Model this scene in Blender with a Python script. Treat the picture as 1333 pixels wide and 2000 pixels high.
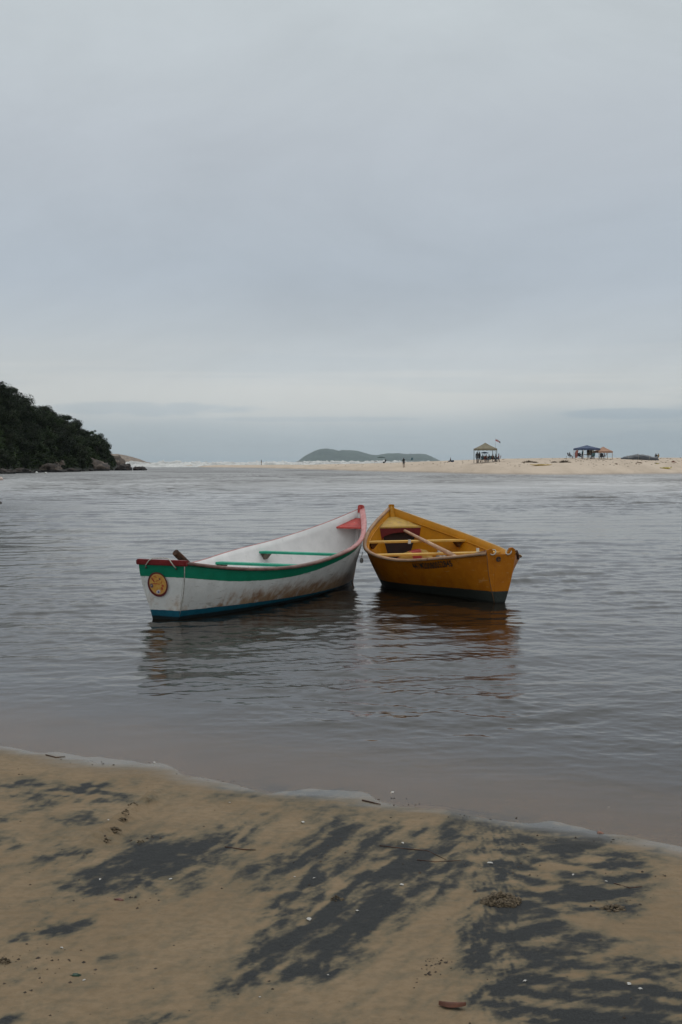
import bpy, bmesh, math, random
import numpy as np
from mathutils import Vector, noise as mn

random.seed(7)
rng = np.random.default_rng(11)
for o in list(bpy.data.objects):
    bpy.data.objects.remove(o)
C = bpy.context.scene.collection
PI = math.pi

# ------------------------------------------------------------------ camera
CAM_H, FPX = 1.6, 2500.0                       # eye height, focal length in photo pixels
TILT = math.atan(97 / FPX)
cam_d = bpy.data.cameras.new('camera')
cam = bpy.data.objects.new('camera', cam_d); C.objects.link(cam)
cam.location = (0, 0, CAM_H)
cam.rotation_euler = (PI / 2 - TILT, 0, 0)
cam_d.sensor_fit = 'VERTICAL'; cam_d.sensor_height = 24.0
cam_d.lens = 24.0 * FPX / 2000.0
cam_d.clip_start = 0.05; cam_d.clip_end = 30000
bpy.context.scene.camera = cam

# ------------------------------------------------------------------ sky
SUN_EL, SUN_AZ = math.radians(58), math.radians(25)      # azimuth from +Y, clockwise
world = bpy.data.worlds.new('World'); bpy.context.scene.world = world
world.use_nodes = True
wn, wl = world.node_tree.nodes, world.node_tree.links
wn.clear()
def W(t, **k):
    n = wn.new(t)
    for a, b in k.items(): setattr(n, a, b)
    return n
wout = W('ShaderNodeOutputWorld'); bg = W('ShaderNodeBackground'); bg.inputs['Strength'].default_value = 0.1
wl.new(bg.outputs[0], wout.inputs['Surface'])
sky = W('ShaderNodeTexSky', sky_type='NISHITA'); sky.sun_disc = False
sky.sun_elevation = SUN_EL; sky.sun_rotation = SUN_AZ
tc = W('ShaderNodeTexCoord'); sep = W('ShaderNodeSeparateXYZ'); wl.new(tc.outputs['Generated'], sep.inputs[0])
def wm(op, a, b=None, c=None):
    n = W('ShaderNodeMath', operation=op)
    for i, v in enumerate((a, b, c)):
        if v is None: continue
        if isinstance(v, (int, float)): n.inputs[i].default_value = v
        else: wl.new(v, n.inputs[i])
    return n.outputs[0]
def wnoise(sx, sy, sz, scale, detail, rough, dist=0.0, off=0.0):
    mp = W('ShaderNodeMapping'); mp.inputs['Scale'].default_value = (sx, sy, sz)
    mp.inputs['Location'].default_value = (off, off * .7, off * .3)
    wl.new(tc.outputs['Generated'], mp.inputs[0])
    n = W('ShaderNodeTexNoise'); n.inputs['Scale'].default_value = scale; n.inputs['Detail'].default_value = detail
    n.inputs['Roughness'].default_value = rough; n.inputs['Distortion'].default_value = dist
    wl.new(mp.outputs[0], n.inputs['Vector']); return n.outputs['Fac']
def srgb(r, g, b):
    f = lambda c: (c / 255 / 12.92) if c <= 10 else ((c / 255 + .055) / 1.055) ** 2.4
    return (f(r), f(g), f(b))
el = sep.outputs['Z']
# the cloud deck: tone by elevation, wobbled by noise so the layers have soft uneven edges
n1 = wnoise(1, 1, 9, 1.6, 4, .5, .3, 3.1)
elw = wm('ADD', el, wm('MULTIPLY', wm('SUBTRACT', n1, .5), .045))
ramp = W('ShaderNodeValToRGB'); cr = ramp.color_ramp; cr.interpolation = 'B_SPLINE'
GAIN = 1.0
stops = [(0.0, (168, 180, 186)), (.012, (166, 177, 184)), (.024, (170, 181, 187)), (.034, (179, 188, 193)),
         (.044, (198, 202, 202)), (.060, (203, 206, 205)), (.074, (197, 202, 204)), (.095, (185, 193, 199)), (.125, (177, 186, 195)),
         (.155, (175, 185, 195)), (.20, (182, 190, 198)), (.26, (187, 194, 201)), (.34, (194, 202, 205)), (1.0, (198, 204, 207))]
while len(cr.elements) < len(stops): cr.elements.new(.5)
for e, (p, c) in zip(cr.elements, stops):
    e.position = p; e.color = (*srgb(*c), 1)
wl.new(elw, ramp.inputs[0])
# streaky blue-grey cloud shreds low over the horizon
n2 = wnoise(1.3, 1.3, 30, 1.9, 6, .55, .4, 7.7)
mr = W('ShaderNodeMapRange', interpolation_type='SMOOTHSTEP'); mr.inputs[1].default_value = .47; mr.inputs[2].default_value = .57
wl.new(n2, mr.inputs[0])
n3 = wnoise(1, 1, 2.4, 3.4, 6, .62, .5, 1.7)
mix1 = W('ShaderNodeMix', data_type='RGBA', blend_type='MULTIPLY')
mix1.inputs[7].default_value = (.82, .875, .93, 1)
wl.new(ramp.outputs[0], mix1.inputs[6])
low = W('ShaderNodeMapRange'); low.inputs[1].default_value = .10; low.inputs[2].default_value = .055; low.inputs[3].default_value = .03; low.inputs[4].default_value = .95
wl.new(el, low.inputs[0])
# two low grey-blue cloud banks, left over the headland and right over the tents
az = wm('DIVIDE', sep.outputs['X'], wm('MAXIMUM', sep.outputs['Y'], .05))
nb = wnoise(1, 1, 4, 26, 5, .6, .3, 2.2)
def bank(u0, e0, ru, re):
    du = wm('DIVIDE', wm('SUBTRACT', az, u0), ru); de = wm('DIVIDE', wm('SUBTRACT', el, e0), re)
    d = wm('ADD', wm('MULTIPLY', du, du), wm('MULTIPLY', de, de))
    d = wm('ADD', d, wm('MULTIPLY', wm('SUBTRACT', nb, .5), 2.6))
    q = W('ShaderNodeMapRange', interpolation_type='SMOOTHSTEP'); q.inputs[1].default_value = 1.3; q.inputs[2].default_value = .3
    wl.new(d, q.inputs[0]); return q.outputs[0]
front = wm('GREATER_THAN', sep.outputs['Y'], .05)
banks = wm('MULTIPLY', wm('MAXIMUM', wm('MAXIMUM', bank(-.155, .0415, .085, .0055), bank(.24, .037, .075, .0045)), wm('MULTIPLY', bank(-.02, .0335, .09, .0022), .6)), front)
wl.new(wm('MAXIMUM', wm('MULTIPLY', banks, .85), wm('MULTIPLY', wm('MULTIPLY', mr.outputs[0], low.outputs[0]), .45)), mix1.inputs[0])
# broad soft light / dark mottling of the overcast
mv = W('ShaderNodeMapRange'); mv.inputs[1].default_value = .3; mv.inputs[2].default_value = .7; mv.inputs[3].default_value = .94; mv.inputs[4].default_value = 1.07
wl.new(n3, mv.inputs[0])
sc = W('ShaderNodeVectorMath', operation='SCALE'); wl.new(mix1.outputs[2], sc.inputs[0]); wl.new(mv.outputs[0], sc.inputs['Scale'])
# overcast grows brighter towards the zenith
zen = W('ShaderNodeMapRange'); zen.inputs[1].default_value = .36; zen.inputs[2].default_value = 1.0; zen.inputs[3].default_value = 10.0 * GAIN; zen.inputs[4].default_value = 18.5 * GAIN
wl.new(el, zen.inputs[0])
sc2 = W('ShaderNodeVectorMath', operation='SCALE'); wl.new(sc.outputs[0], sc2.inputs[0]); wl.new(zen.outputs[0], sc2.inputs['Scale'])
wmix = W('ShaderNodeMix', data_type='RGBA'); wmix.inputs[0].default_value = .97     # the overcast hides nearly all of the blue sky
wl.new(sky.outputs[0], wmix.inputs[6]); wl.new(sc2.outputs[0], wmix.inputs[7]); wl.new(wmix.outputs[2], bg.inputs['Color'])

sl = bpy.data.lights.new('sun', 'SUN'); sl.energy = 0.6; sl.angle = math.radians(35); sl.color = (1, .97, .93)
sun = bpy.data.objects.new('sun', sl); C.objects.link(sun)
sun.rotation_euler = (PI / 2 - SUN_EL, 0, PI - SUN_AZ)
vs = bpy.context.scene.view_settings
vs.view_transform = 'Standard'; vs.look = 'None'; vs.exposure = 0.0; vs.gamma = 1.0; vs.use_curve_mapping = False

# ------------------------------------------------------------------ helpers
def hit(px, py, z=0.0):
    """world point on height z seen at photo pixel px, py"""
    c, s = math.cos(TILT), math.sin(TILT)
    dx, u, d = (px - 666.5) / FPX, (1000 - py) / FPX, 1.0
    y = d * c + u * s; zz = -d * s + u * c
    t = (z - CAM_H) / zz
    return Vector((dx * t, y * t, z))
def at_y(px, py, Y):
    c, s = math.cos(TILT), math.sin(TILT)
    dx, u = (px - 666.5) / FPX, (1000 - py) / FPX
    y = c + u * s; zz = -s + u * c
    t = Y / y
    return Vector((dx * t, Y, CAM_H + zz * t))
def to_px(x, y, z):
    c, s = math.cos(TILT), math.sin(TILT)
    zz = z - CAM_H
    d = y * c - zz * s; u = y * s + zz * c
    return 666.5 + FPX * x / d, 1000 - FPX * u / d

def vnoise(x, y, seed=0):
    xi = np.floor(x).astype(np.int64); yi = np.floor(y).astype(np.int64)
    fx = x - xi; fy = y - yi
    fx = fx * fx * fx * (fx * (fx * 6 - 15) + 10); fy = fy * fy * fy * (fy * (fy * 6 - 15) + 10)
    def h(a, b):
        n = (a * 374761393 + b * 668265263 + seed * 982451653) & 0xffffffff
        n = ((n ^ (n >> 13)) * 1274126177) & 0xffffffff
        n = (n ^ (n >> 16)) & 0xffffff
        return n / 0xffffff * 2 - 1
    return (h(xi, yi) * (1 - fx) + h(xi + 1, yi) * fx) * (1 - fy) + (h(xi, yi + 1) * (1 - fx) + h(xi + 1, yi + 1) * fx) * fy
def fbm(x, y, seed=0, octv=4, gain=.5):
    r = 0; a = 1; t = 0
    for i in range(octv):
        r = r + a * vnoise(x * 2 ** i + 17.3 * i, y * 2 ** i - 9.1 * i, seed + i); t += a; a *= gain
    return r / t
def sstep(a, b, x):
    t = np.clip((x - a) / (b - a), 0, 1); return t * t * (3 - 2 * t)

def mesh_obj(name, verts, faces, mats=None, parent=None, smooth=False, midx=None):
    me = bpy.data.meshes.new(name); me.from_pydata([tuple(v) for v in verts], [], faces)
    for m in (mats if isinstance(mats, (list, tuple)) else [mats] if mats else []): me.materials.append(m)
    if midx is not None: me.polygons.foreach_set('material_index', midx)
    if smooth: me.polygons.foreach_set('use_smooth', [True] * len(me.polygons))
    me.update()
    o = bpy.data.objects.new(name, me); C.objects.link(o)
    if parent: o.parent = parent
    return o
def grid_obj(name, X, Y, Z, mat, attrs=None, smooth=True):
    r, c = X.shape
    v = np.column_stack([X.ravel(), Y.ravel(), Z.ravel()]).astype(np.float32)
    i = np.arange(r * c).reshape(r, c)
    q = np.stack([i[:-1, :-1], i[:-1, 1:], i[1:, 1:], i[1:, :-1]], -1).reshape(-1, 4)
    me = bpy.data.meshes.new(name)
    me.vertices.add(len(v)); me.vertices.foreach_set('co', v.ravel())
    me.loops.add(q.size); me.loops.foreach_set('vertex_index', q.ravel().astype(np.int32))
    me.polygons.add(len(q)); me.polygons.foreach_set('loop_start', np.arange(0, q.size, 4, dtype=np.int32))
    me.update(calc_edges=True)
    if smooth: me.polygons.foreach_set('use_smooth', np.ones(len(q), bool))
    for k, a in (attrs or {}).items():
        at = me.attributes.new(k, 'FLOAT', 'POINT'); at.data.foreach_set('value', a.ravel().astype(np.float32))
    me.materials.append(mat)
    o = bpy.data.objects.new(name, me); C.objects.link(o)
    return o
def bm_obj(name, bm, mats, parent=None, smooth=False):
    me = bpy.data.meshes.new(name); bm.normal_update(); bm.to_mesh(me); bm.free()
    for m in (mats if isinstance(mats, (list, tuple)) else [mats]): me.materials.append(m)
    if smooth: me.polygons.foreach_set('use_smooth', [True] * len(me.polygons))
    o = bpy.data.objects.new(name, me); C.objects.link(o)
    if parent: o.parent = parent
    return o
def empty(name, loc=(0, 0, 0), rz=0.0):
    o = bpy.data.objects.new(name, None); C.objects.link(o); o.empty_display_size = .2
    o.location = loc; o.rotation_euler = (0, 0, rz); return o
def tag(o, label=None, cat=None, group=None, kind=None):
    if label: o['label'] = label
    if cat: o['category'] = cat
    if group: o['group'] = group
    if kind: o['kind'] = kind
    return o
def tube(bm, pts, r, seg=8, mat=0, caps=True):
    rs = r if isinstance(r, (list, tuple)) else [r] * len(pts)
    pts = [Vector(p) for p in pts]; rings = []
    prev = None
    for i, p in enumerate(pts):
        t = (pts[min(i + 1, len(pts) - 1)] - pts[max(i - 1, 0)]).normalized()
        u = t.cross(Vector((0, 0, 1)))
        if u.length < 1e-3: u = t.cross(Vector((1, 0, 0)))
        u.normalize()
        if prev is not None and u.dot(prev) < 0: u = -u
        prev = u
        w = t.cross(u)
        rings.append([bm.verts.new(p + rs[i] * (math.cos(a) * u + math.sin(a) * w)) for a in [2 * PI * k / seg for k in range(seg)]])
    for a, b in zip(rings, rings[1:]):
        for k in range(seg):
            f = bm.faces.new((a[k], a[(k + 1) % seg], b[(k + 1) % seg], b[k])); f.material_index = mat; f.smooth = True
    if caps:
        for rr in (rings[0][::-1], rings[-1]):
            f = bm.faces.new(rr); f.material_index = mat
def hexa(bm, p8, mat=0):
    """box from 8 corners: bottom 4 then top 4, same order round"""
    v = [bm.verts.new(p) for p in p8]
    for f in ((3, 2, 1, 0), (4, 5, 6, 7), (0, 1, 5, 4), (1, 2, 6, 5), (2, 3, 7, 6), (3, 0, 4, 7)):
        bm.faces.new([v[i] for i in f]).material_index = mat
    return v
def box(bm, x0, x1, y0, y1, z0, z1, mat=0):
    return hexa(bm, [(x0, y0, z0), (x1, y0, z0), (x1, y1, z0), (x0, y1, z0), (x0, y0, z1), (x1, y0, z1), (x1, y1, z1), (x0, y1, z1)], mat)

# ------------------------------------------------------------------ materials
def new_mat(name):
    m = bpy.data.materials.new(name); m.use_nodes = True
    nt = m.node_tree; nt.nodes.clear()
    out = nt.nodes.new('ShaderNodeOutputMaterial'); p = nt.nodes.new('ShaderNodeBsdfPrincipled')
    nt.links.new(p.outputs[0], out.inputs[0])
    return m, nt, p, out
class NT:
    def __init__(s, nt): s.nt = nt
    def n(s, t, ins=None, **k):
        x = s.nt.nodes.new(t)
        for a, b in k.items(): setattr(x, a, b)
        for a, b in (ins or {}).items(): s.set(x.inputs[a], b)
        return x
    def set(s, sock, v):
        if isinstance(v, bpy.types.NodeSocket): s.nt.links.new(v, sock)
        else: sock.default_value = v
    def m(s, op, a, b=0.0, c=0.0):
        x = s.n('ShaderNodeMath', operation=op)
        for i, v in enumerate((a, b, c)): s.set(x.inputs[i], v)
        return x.outputs[0]
    def noise(s, vec, scale, detail=4, rough=.55, dist=0.0):
        x = s.n('ShaderNodeTexNoise', {'Scale': scale, 'Detail': detail, 'Roughness': rough, 'Distortion': dist, 'Vector': vec}); return x.outputs['Fac']
    def map(s, vec, sc=(1, 1, 1), rot=(0, 0, 0), loc=(0, 0, 0)):
        return s.n('ShaderNodeMapping', {'Vector': vec, 'Scale': sc, 'Rotation': rot, 'Location': loc}).outputs[0]
    def rng(s, v, a, b, c=0.0, d=1.0, smooth=True):
        x = s.n('ShaderNodeMapRange', {0: v, 1: a, 2: b, 3: c, 4: d}, interpolation_type='SMOOTHSTEP' if smooth else 'LINEAR'); return x.outputs[0]
    def mix(s, f, a, b, blend='MIX'):
        x = s.n('ShaderNodeMix', data_type='RGBA', blend_type=blend)
        s.set(x.inputs[0], f)
        for i, v in ((6, a), (7, b)):
            s.set(x.inputs[i], v if isinstance(v, bpy.types.NodeSocket) else (*v[:3], 1))
        return x.outputs[2]
    def attr(s, name): return s.n('ShaderNodeAttribute', attribute_name=name).outputs['Fac']
    def bump(s, h, strength, dist, normal=None):
        x = s.n('ShaderNodeBump', {'Height': h, 'Strength': strength, 'Distance': dist})
        if normal is not None: s.set(x.inputs['Normal'], normal)
        return x.outputs[0]

def paint_mat(name, col, var=.15, rough=.5, scale=9, bump=.15, wear=None, wear_amt=.5):
    m, nt, p, out = new_mat(name); N = NT(nt)
    co = N.n('ShaderNodeTexCoord').outputs['Object']
    a = N.noise(co, scale, 6, .62); b = N.noise(N.map(co, (1, 1, .25)), scale * 4, 4, .6)
    c = N.mix(N.rng(a, .3, .7), [x * (1 - var) for x in col], [min(1, x * (1 + var)) for x in col])
    if wear: c = N.mix(N.rng(b, wear_amt, wear_amt + .12), c, wear)
    N.set(p.inputs['Base Color'], c); p.inputs['Specular IOR Level'].default_value = .22
    N.set(p.inputs['Roughness'], N.rng(b, .3, .7, rough - .08, rough + .12))
    N.set(p.inputs['Normal'], N.bump(b, bump, .004))
    return m
def wood_mat(name, col, dark, scale=30, rough=.65, axis='Y'):
    m, nt, p, out = new_mat(name); N = NT(nt)
    co = N.n('ShaderNodeTexCoord').outputs['Object']
    s = (1, .06, 1) if axis == 'Y' else (.06, 1, 1)
    a = N.noise(N.map(co, s), scale, 6, .6, .3); b = N.noise(co, 6, 4, .6)
    c = N.mix(N.rng(a, .35, .65), dark, col); c = N.mix(N.rng(b, .4, .75, 0, .5), c, dark)
    N.set(p.inputs['Base Color'], c); N.set(p.inputs['Roughness'], rough); p.inputs['Specular IOR Level'].default_value = .15
    N.set(p.inputs['Normal'], N.bump(a, .3, .003)); return m
def plain(name, col, rough=.7, var=.2, scale=3.0):
    m, nt, p, out = new_mat(name); N = NT(nt)
    co = N.n('ShaderNodeTexCoord').outputs['Object']
    a = N.noise(co, scale, 5, .6)
    N.set(p.inputs['Base Color'], N.mix(N.rng(a, .3, .7), [x * (1 - var) for x in col], [min(1, x * (1 + var)) for x in col]))
    N.set(p.inputs['Roughness'], rough); return m

# ------------------------------------------------------------------ near beach and sea bed
shore_px = [(-900, 1375), (-500, 1398), (-200, 1425), (0, 1452), (90, 1466), (150, 1476), (230, 1484), (300, 1494), (370, 1508), (460, 1524), (560, 1541), (640, 1550), (700, 1556), (780, 1564), (850, 1572), (920, 1583), (1000, 1597),
            (1080, 1607), (1150, 1616), (1240, 1632), (1333, 1648), (1500, 1680), (1800, 1740)]
sp = np.array([(hit(a, b).x, hit(a, b).y) for a, b in shore_px])
def shore_y(x):
    return np.interp(x, sp[:, 0], sp[:, 1], left=None, right=None) - .0 * x
def ground_z(x, y, detail=True):
    d = shore_y(x) - y                                   # > 0 towards the camera (land)
    land = .002 + .030 * np.clip(d, 0, 3) + .012 * np.clip(d - 3, 0, 60)
    land = land * sstep(-.01, .5, d) + .012 * np.clip(d, 0, .5) * (1 - sstep(-.01, .5, d))
    s = np.clip(-d, 0, None)
    sea = -.022 * np.clip(s, 0, 1.0) - .07 * np.clip(s - 1.0, 0, 4) - .10 * np.clip(s - 5, 0, 12)
    z = np.where(d > 0, land, sea)
    z = z + .004 * fbm(x * 1.7, y * 1.1, 3, 3) * sstep(-.1, .6, np.abs(d))
    z = z + .0035 * fbm(x * 3 + 5, y * 1.2, 41, 3)
    if detail:
        w = sstep(.05, .5, d)
        z = z + w * (.0055 * fbm(x * 8, y * 6, 5, 4, .55) + .0022 * fbm(x * 38, y * 32, 9, 3, .6) - .006 * sstep(.42, .75, fbm(x * 6 + 3, y * 5, 15, 2)))
        # trough dragged through the sand on the left
        px, py = to_px(x, y, z)
        t = np.clip((1545 - py) / -110, 0, 1)
        cx = 335 - 130 * t + 10 * fbm(x * 4, y * 4, 60, 2)
        e = (px - cx) / (26 + 10 * t)
        m = sstep(1530, 1560, py) * (1 - sstep(1640, 1675, py))
        z = z + m * (-.013 * np.exp(-(e - .35) ** 2 * 2.5) + .022 * np.exp(-(e + 1.0) ** 2 * 4) * (1 + .9 * fbm(x * 22, y * 22, 61, 3)))
    return z
# dark heavy-mineral patches: (photo px x, y, radius x, radius y, turn in degrees, strength)
dark_spots = [
    (300, 1688, 150, 42, -14, 1.0), (400, 1640, 95, 22, -12, .75), (215, 1735, 60, 20, -10, .9), (130, 1672, 55, 16, -10, .7), (360, 1735, 60, 14, -10, .5),
    (120, 1808, 60, 24, -12, .85), (30, 1835, 22, 10, 0, .6), (60, 1546, 130, 14, 3, .55), (150, 1562, 80, 16, -4, .75), (30, 1600, 70, 12, 0, .55), (15, 1645, 32, 14, 0, .6), (120, 1592, 70, 9, -6, .5),
    (30, 1930, 55, 12, -35, .4), (15, 1990, 30, 12, 0, .7), (200, 1880, 40, 8, -25, .35), (70, 1750, 60, 10, -6, .35),
    (690, 1660, 150, 42, -8, .95), (820, 1650, 130, 26, -6, .8), (760, 1710, 130, 50, -14, .95), (640, 1730, 120, 60, -32, .85), (620, 1845, 120, 50, -20, 1.1), (700, 1810, 90, 45, -25, 1.0), (560, 1905, 60, 18, -20, .9),
    (470, 1935, 130, 16, -38, .5), (520, 1830, 60, 18, -40, .6), (400, 1975, 110, 14, -38, .4), (800, 1755, 70, 20, -20, .7), (330, 1995, 70, 10, 0, .5),
    (560, 1543, 100, 10, 3, .55), (480, 1560, 50, 6, 0, .3), (690, 1585, 110, 20, 4, .38), (880, 1600, 120, 14, 6, .35), (1010, 1625, 90, 26, 8, .7), (1120, 1636, 120, 12, 9, .55), (1250, 1660, 120, 9, 10, .45),
    (1020, 1665, 110, 32, -10, .85), (1120, 1690, 130, 40, 0, .75), (1060, 1745, 150, 50, 0, .8), (1010, 1800, 100, 36, -8, 1.05), (960, 1855, 50, 45, 20, .85), (1080, 1860, 120, 38, 0, .95), (1030, 1930, 90, 34, -20, .55),
    (1180, 1960, 190, 36, 6, 1.0), (1010, 1970, 80, 32, 20, .85), (1270, 1890, 60, 22, 0, .75), (1230, 1925, 120, 22, 6, .7), (1130, 1995, 170, 18, 6, .7), (1180, 1880, 60, 15, 0, .4), (1230, 1840, 110, 14, 0, .3), (640, 1600, 70, 16, -20, .4),
]
dark_stripes = [(1090, 1690, 150, 90), (1200, 1950, 200, 70)]
def dark_mask(x, y, z):
    px, py = to_px(x, y, z)
    wx = px + 26 * fbm(x * 5, y * 2.4, 71, 4) + 9 * fbm(x * 19, y * 9, 72, 3)
    wy = py + 26 * fbm(x * 5 + 9, y * 2.4, 75, 4) + 9 * fbm(x * 19, y * 9, 76, 3)
    env = np.zeros_like(px)
    for cx, cy, rx, ry, an, st in dark_spots:
        a = math.radians(an); c, s = math.cos(a), math.sin(a)
        u = ((wx - cx) * c + (wy - cy) * s) / rx; v = (-(wx - cx) * s + (wy - cy) * c) / ry
        r2 = u * u + v * v
        env = np.maximum(env, st * (1 - sstep(.10, 3.0, r2)))
    def flow(an, L1, L2, seed):
        a = np.radians(an); c, s = np.cos(a), np.sin(a)
        bx = px + 14 * fbm(px / 90, py / 60, seed + 7, 3); by = py + 10 * fbm(px / 90 + 4, py / 60, seed + 8, 3)
        u = (bx * c + by * s); v = (-bx * s + by * c)
        return fbm(u / L1, v / L2, seed, 5, .58)
    wl_ = 1 - sstep(300, 560, px); wr_ = sstep(900, 1020, px)
    up_ = 1 - sstep(1560, 1640, py)
    f = flow(-16, 92, 20, 500) * wl_ + flow(-42, 80, 24, 520) * (1 - wl_) * (1 - wr_) + flow(-4, 85, 22, 540) * wr_
    f = f * (1 - up_) + flow(2, 110, 14, 560) * up_
    g = .65 * fbm((px + .3 * py) / 42 + 1.2 * fbm(px / 60, py / 30, 571, 2), (py + .12 * px) / 12 + .8 * fbm(px / 50, py / 25, 573, 2), 580, 4, .6) + .6 * flow(-30 * (1 - wr_) + 0 * wr_, 48, 9, 584)
    n = 1.0 * f + .85 * g + .10 * up_ * (py > 1530)
    m = env * (.80 + .22 * wr_) - .17 + n * (.46 + .66 * np.clip(env * 1.5, 0, 1)) * (1 - .30 * sstep(.8, 1.15, env)) + .16 * fbm(px / 9, py / 6, 590, 3, .6)
    for cx, cy, rx, ry in dark_stripes:
        inside = np.exp(-(((px - cx) / rx) ** 4 + ((py - cy) / ry) ** 4))
        ph = (wy * .5 + py * .5 - .10 * px) / (26 if cy < 1800 else 30)
        m = m + inside * .34 * (np.sin(ph * 2 * PI) - .15)
    return m
def axis(a0, a1, step, lo, hi, grow=1.25):
    mid = np.arange(a0, a1 + 1e-6, step); l, h = [], []
    s, v = step, a0
    while v > lo: s *= grow; v -= s; l.append(v)
    s, v = step, mid[-1]
    while v < hi: s *= grow; v += s; h.append(v)
    return np.concatenate([l[::-1], mid, h])
gx = axis(-2.5, 2.5, .0095, -9200, 9200, 1.3); gy = axis(3.1, 8.0, .0088, -60, 24, 1.2)
gy = np.concatenate([gy, [60, 300, 2000, 12100]])
X, Y = np.meshgrid(gx, gy)
Z = ground_z(X, Y); Z = np.maximum(Z, -2.2)
edge_n = .16 * fbm(X * 2.2, Y * 5, 131, 4, .6)
Z = np.where(Y > 40, -2.2, Z)
dm = np.where((Y > 2.6) & (Y < 9), dark_mask(X, np.maximum(Y, 2), Z), fbm(X * .8, Y * .4, 5, 3) * .8)
dshore = shore_y(X) - Y + edge_n * (np.abs(shore_y(X) - Y) < 1.5)
m, nt, p, out = new_mat('sand'); N = NT(nt)
geo = N.n('ShaderNodeNewGeometry').outputs['Position']
fine = N.noise(geo, 260, 3, .7); med = N.noise(geo, 28, 5, .62); big = N.noise(geo, 1.7, 4, .55); grit = N.n('ShaderNodeTexVoronoi', {'Vector': geo, 'Scale': 420.0}).outputs['Distance']
dk = N.attr('dark'); wet = N.attr('shore')
dk2 = N.m('ADD', dk, N.m('MULTIPLY', N.m('SUBTRACT', N.noise(N.map(geo, (2.2, 1, 1), (0, 0, -.25)), 34, 5, .65, .6), .5), .42))
dk2 = N.m('ADD', dk2, N.m('MULTIPLY', N.m('SUBTRACT', fine, .5), .45))
dk2 = N.m('ADD', dk2, N.m('MULTIPLY', N.m('SUBTRACT', N.noise(N.map(geo, (1.6, 1, 1), (0, 0, -.3)), 17, 6, .7, .9), .5), .5))
mask = N.rng(dk2, .10, .80); halo = N.rng(dk2, -.32, .42)
base = N.mix(N.rng(big, .3, .7), (.200, .138, .080), (.238, .168, .101))
base = N.mix(N.rng(med, .35, .72, 0, .5), base, (.150, .104, .058))
base = N.mix(N.rng(N.noise(N.map(geo, (1, 2.6, 1)), 6, 5, .65, .5), .50, .72, 0, .45), base, (.125, .100, .066))
base = N.mix(N.rng(fine, .52, .75, 0, .35), base, (.30, .235, .16))
base = N.mix(N.m('MULTIPLY', halo, .62), base, (.092, .088, .062))
darkc = N.mix(N.rng(fine, .4, .75), (.0245, .0250, .0248), (.055, .0555, .054))
col = N.mix(mask, base, darkc)
col = N.mix(N.rng(wet, .45, .02, 0, .55), col, (.085, .073, .056))
col = N.mix(N.rng(N.n('ShaderNodeTexNoise', {'Vector': geo, 'Scale': 700.0, 'Detail': 1.0}).outputs['Fac'], .62, .80, 0, .5), col, (.05, .04, .03))
N.set(p.inputs['Base Color'], col)
# damp sand is a little glossy, wetter towards the waterline
N.set(p.inputs['Roughness'], N.rng(wet, .0, .30, .20, .75))
N.set(p.inputs['Specular IOR Level'], N.rng(wet, .0, .32, .45, .10))
hb = N.m('ADD', N.m('MULTIPLY', fine, .5), N.m('MULTIPLY', med, 1.4))
N.set(p.inputs['Normal'], N.bump(hb, N.rng(wet, .0, .4, .04, .75), .006))
sand_mat = m
tag(grid_obj('beach', X, Y, Z, m, {'dark': dm, 'shore': dshore}), 'tan wet sand of the near shore streaked with black mineral sand', kind='structure')

# ------------------------------------------------------------------ water
rows = [3.9]
while rows[-1] < 165: rows.append(rows[-1] + min(max(.010, .50 * rows[-1] ** 2 / 2046), .27))
s = rows[-1] * .01
while rows[-1] < 12000: rows.append(rows[-1] * 1.024)
rows = np.array(rows); rows[-1] = 12000
t = np.linspace(-1, 1, 520)
ext = np.array([1.12, 1.35, 1.8, 2.6, 4.5, 8.0])
tt = np.concatenate([-ext[::-1], t, ext])
wid = .34 * rows + .35
WX = tt[None, :] * wid[:, None]; WY = np.repeat(rows[:, None], len(tt), 1)
WX[:, 0] = -9100; WX[:, -1] = 9100
WZ = np.zeros_like(WX)
amp = sstep(.0, 3.2, WY - shore_y(WX)) * .8 + .04
gust = .72 + .75 * fbm(WX * .07, WY * .045, 201, 3) + .35 * fbm(WX * .35, WY * .22, 207, 2)
gust = np.clip(gust, .35, 1.6) * (1 + 1.3 * sstep(16, 60, WY))
# the hulls calm the water in their lee
rowstep = np.gradient(rows)[:, None]; colstep = (wid / 260)[:, None]
NC = 140
for i in range(NC):
    lam = .065 * (54 ** (i / NC)) * rng.uniform(.9, 1.1)                    # 6 cm .. 3.5 m
    k = 2 * PI / lam
    th = rng.normal(-PI / 2 + .16, .80 if lam < .6 else .50)
    kx, ky = k * math.cos(th), k * math.sin(th)
    slope = .0155 * (1.45 if lam < .35 else 1.15 if lam < .6 else .9 if lam < .9 else .55 if lam < 1.8 else .35)
    f0, f1 = rng.uniform(0, 6.28), 0
    fr_ = sstep(2.0, 3.4, lam / (rowstep[:, 0] * abs(math.sin(th)) + 1e-6)) * sstep(2.0, 3.4, lam / (colstep[:, 0] * abs(math.cos(th)) + 1e-6))
    ix_ = np.nonzero(fr_ > 0)[0]
    if len(ix_) == 0: continue
    r1 = ix_[-1] + 1
    wx, wy = WX[:r1], WY[:r1]
    ph = kx * wx + ky * wy + f0 + 1.1 * vnoise(wx / (lam * 2.4), wy / (lam * 2.4), 300 + i)
    loc = np.clip(.5 + 2.2 * vnoise(wx / (lam * 3.0 + .1) + i, wy / (lam * 3.6 + .1), 400 + i), 0, 2.4)
    WZ[:r1] += fr_[:r1, None] * slope / k * amp[:r1] * gust[:r1] * loc * (np.sin(ph) - .30 * np.cos(2 * ph))
depth = np.clip(-np.maximum(ground_z(WX, WY, False), -2.2), 0, 3)
depth = np.where(WY > 25, 2.5, depth)
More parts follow.
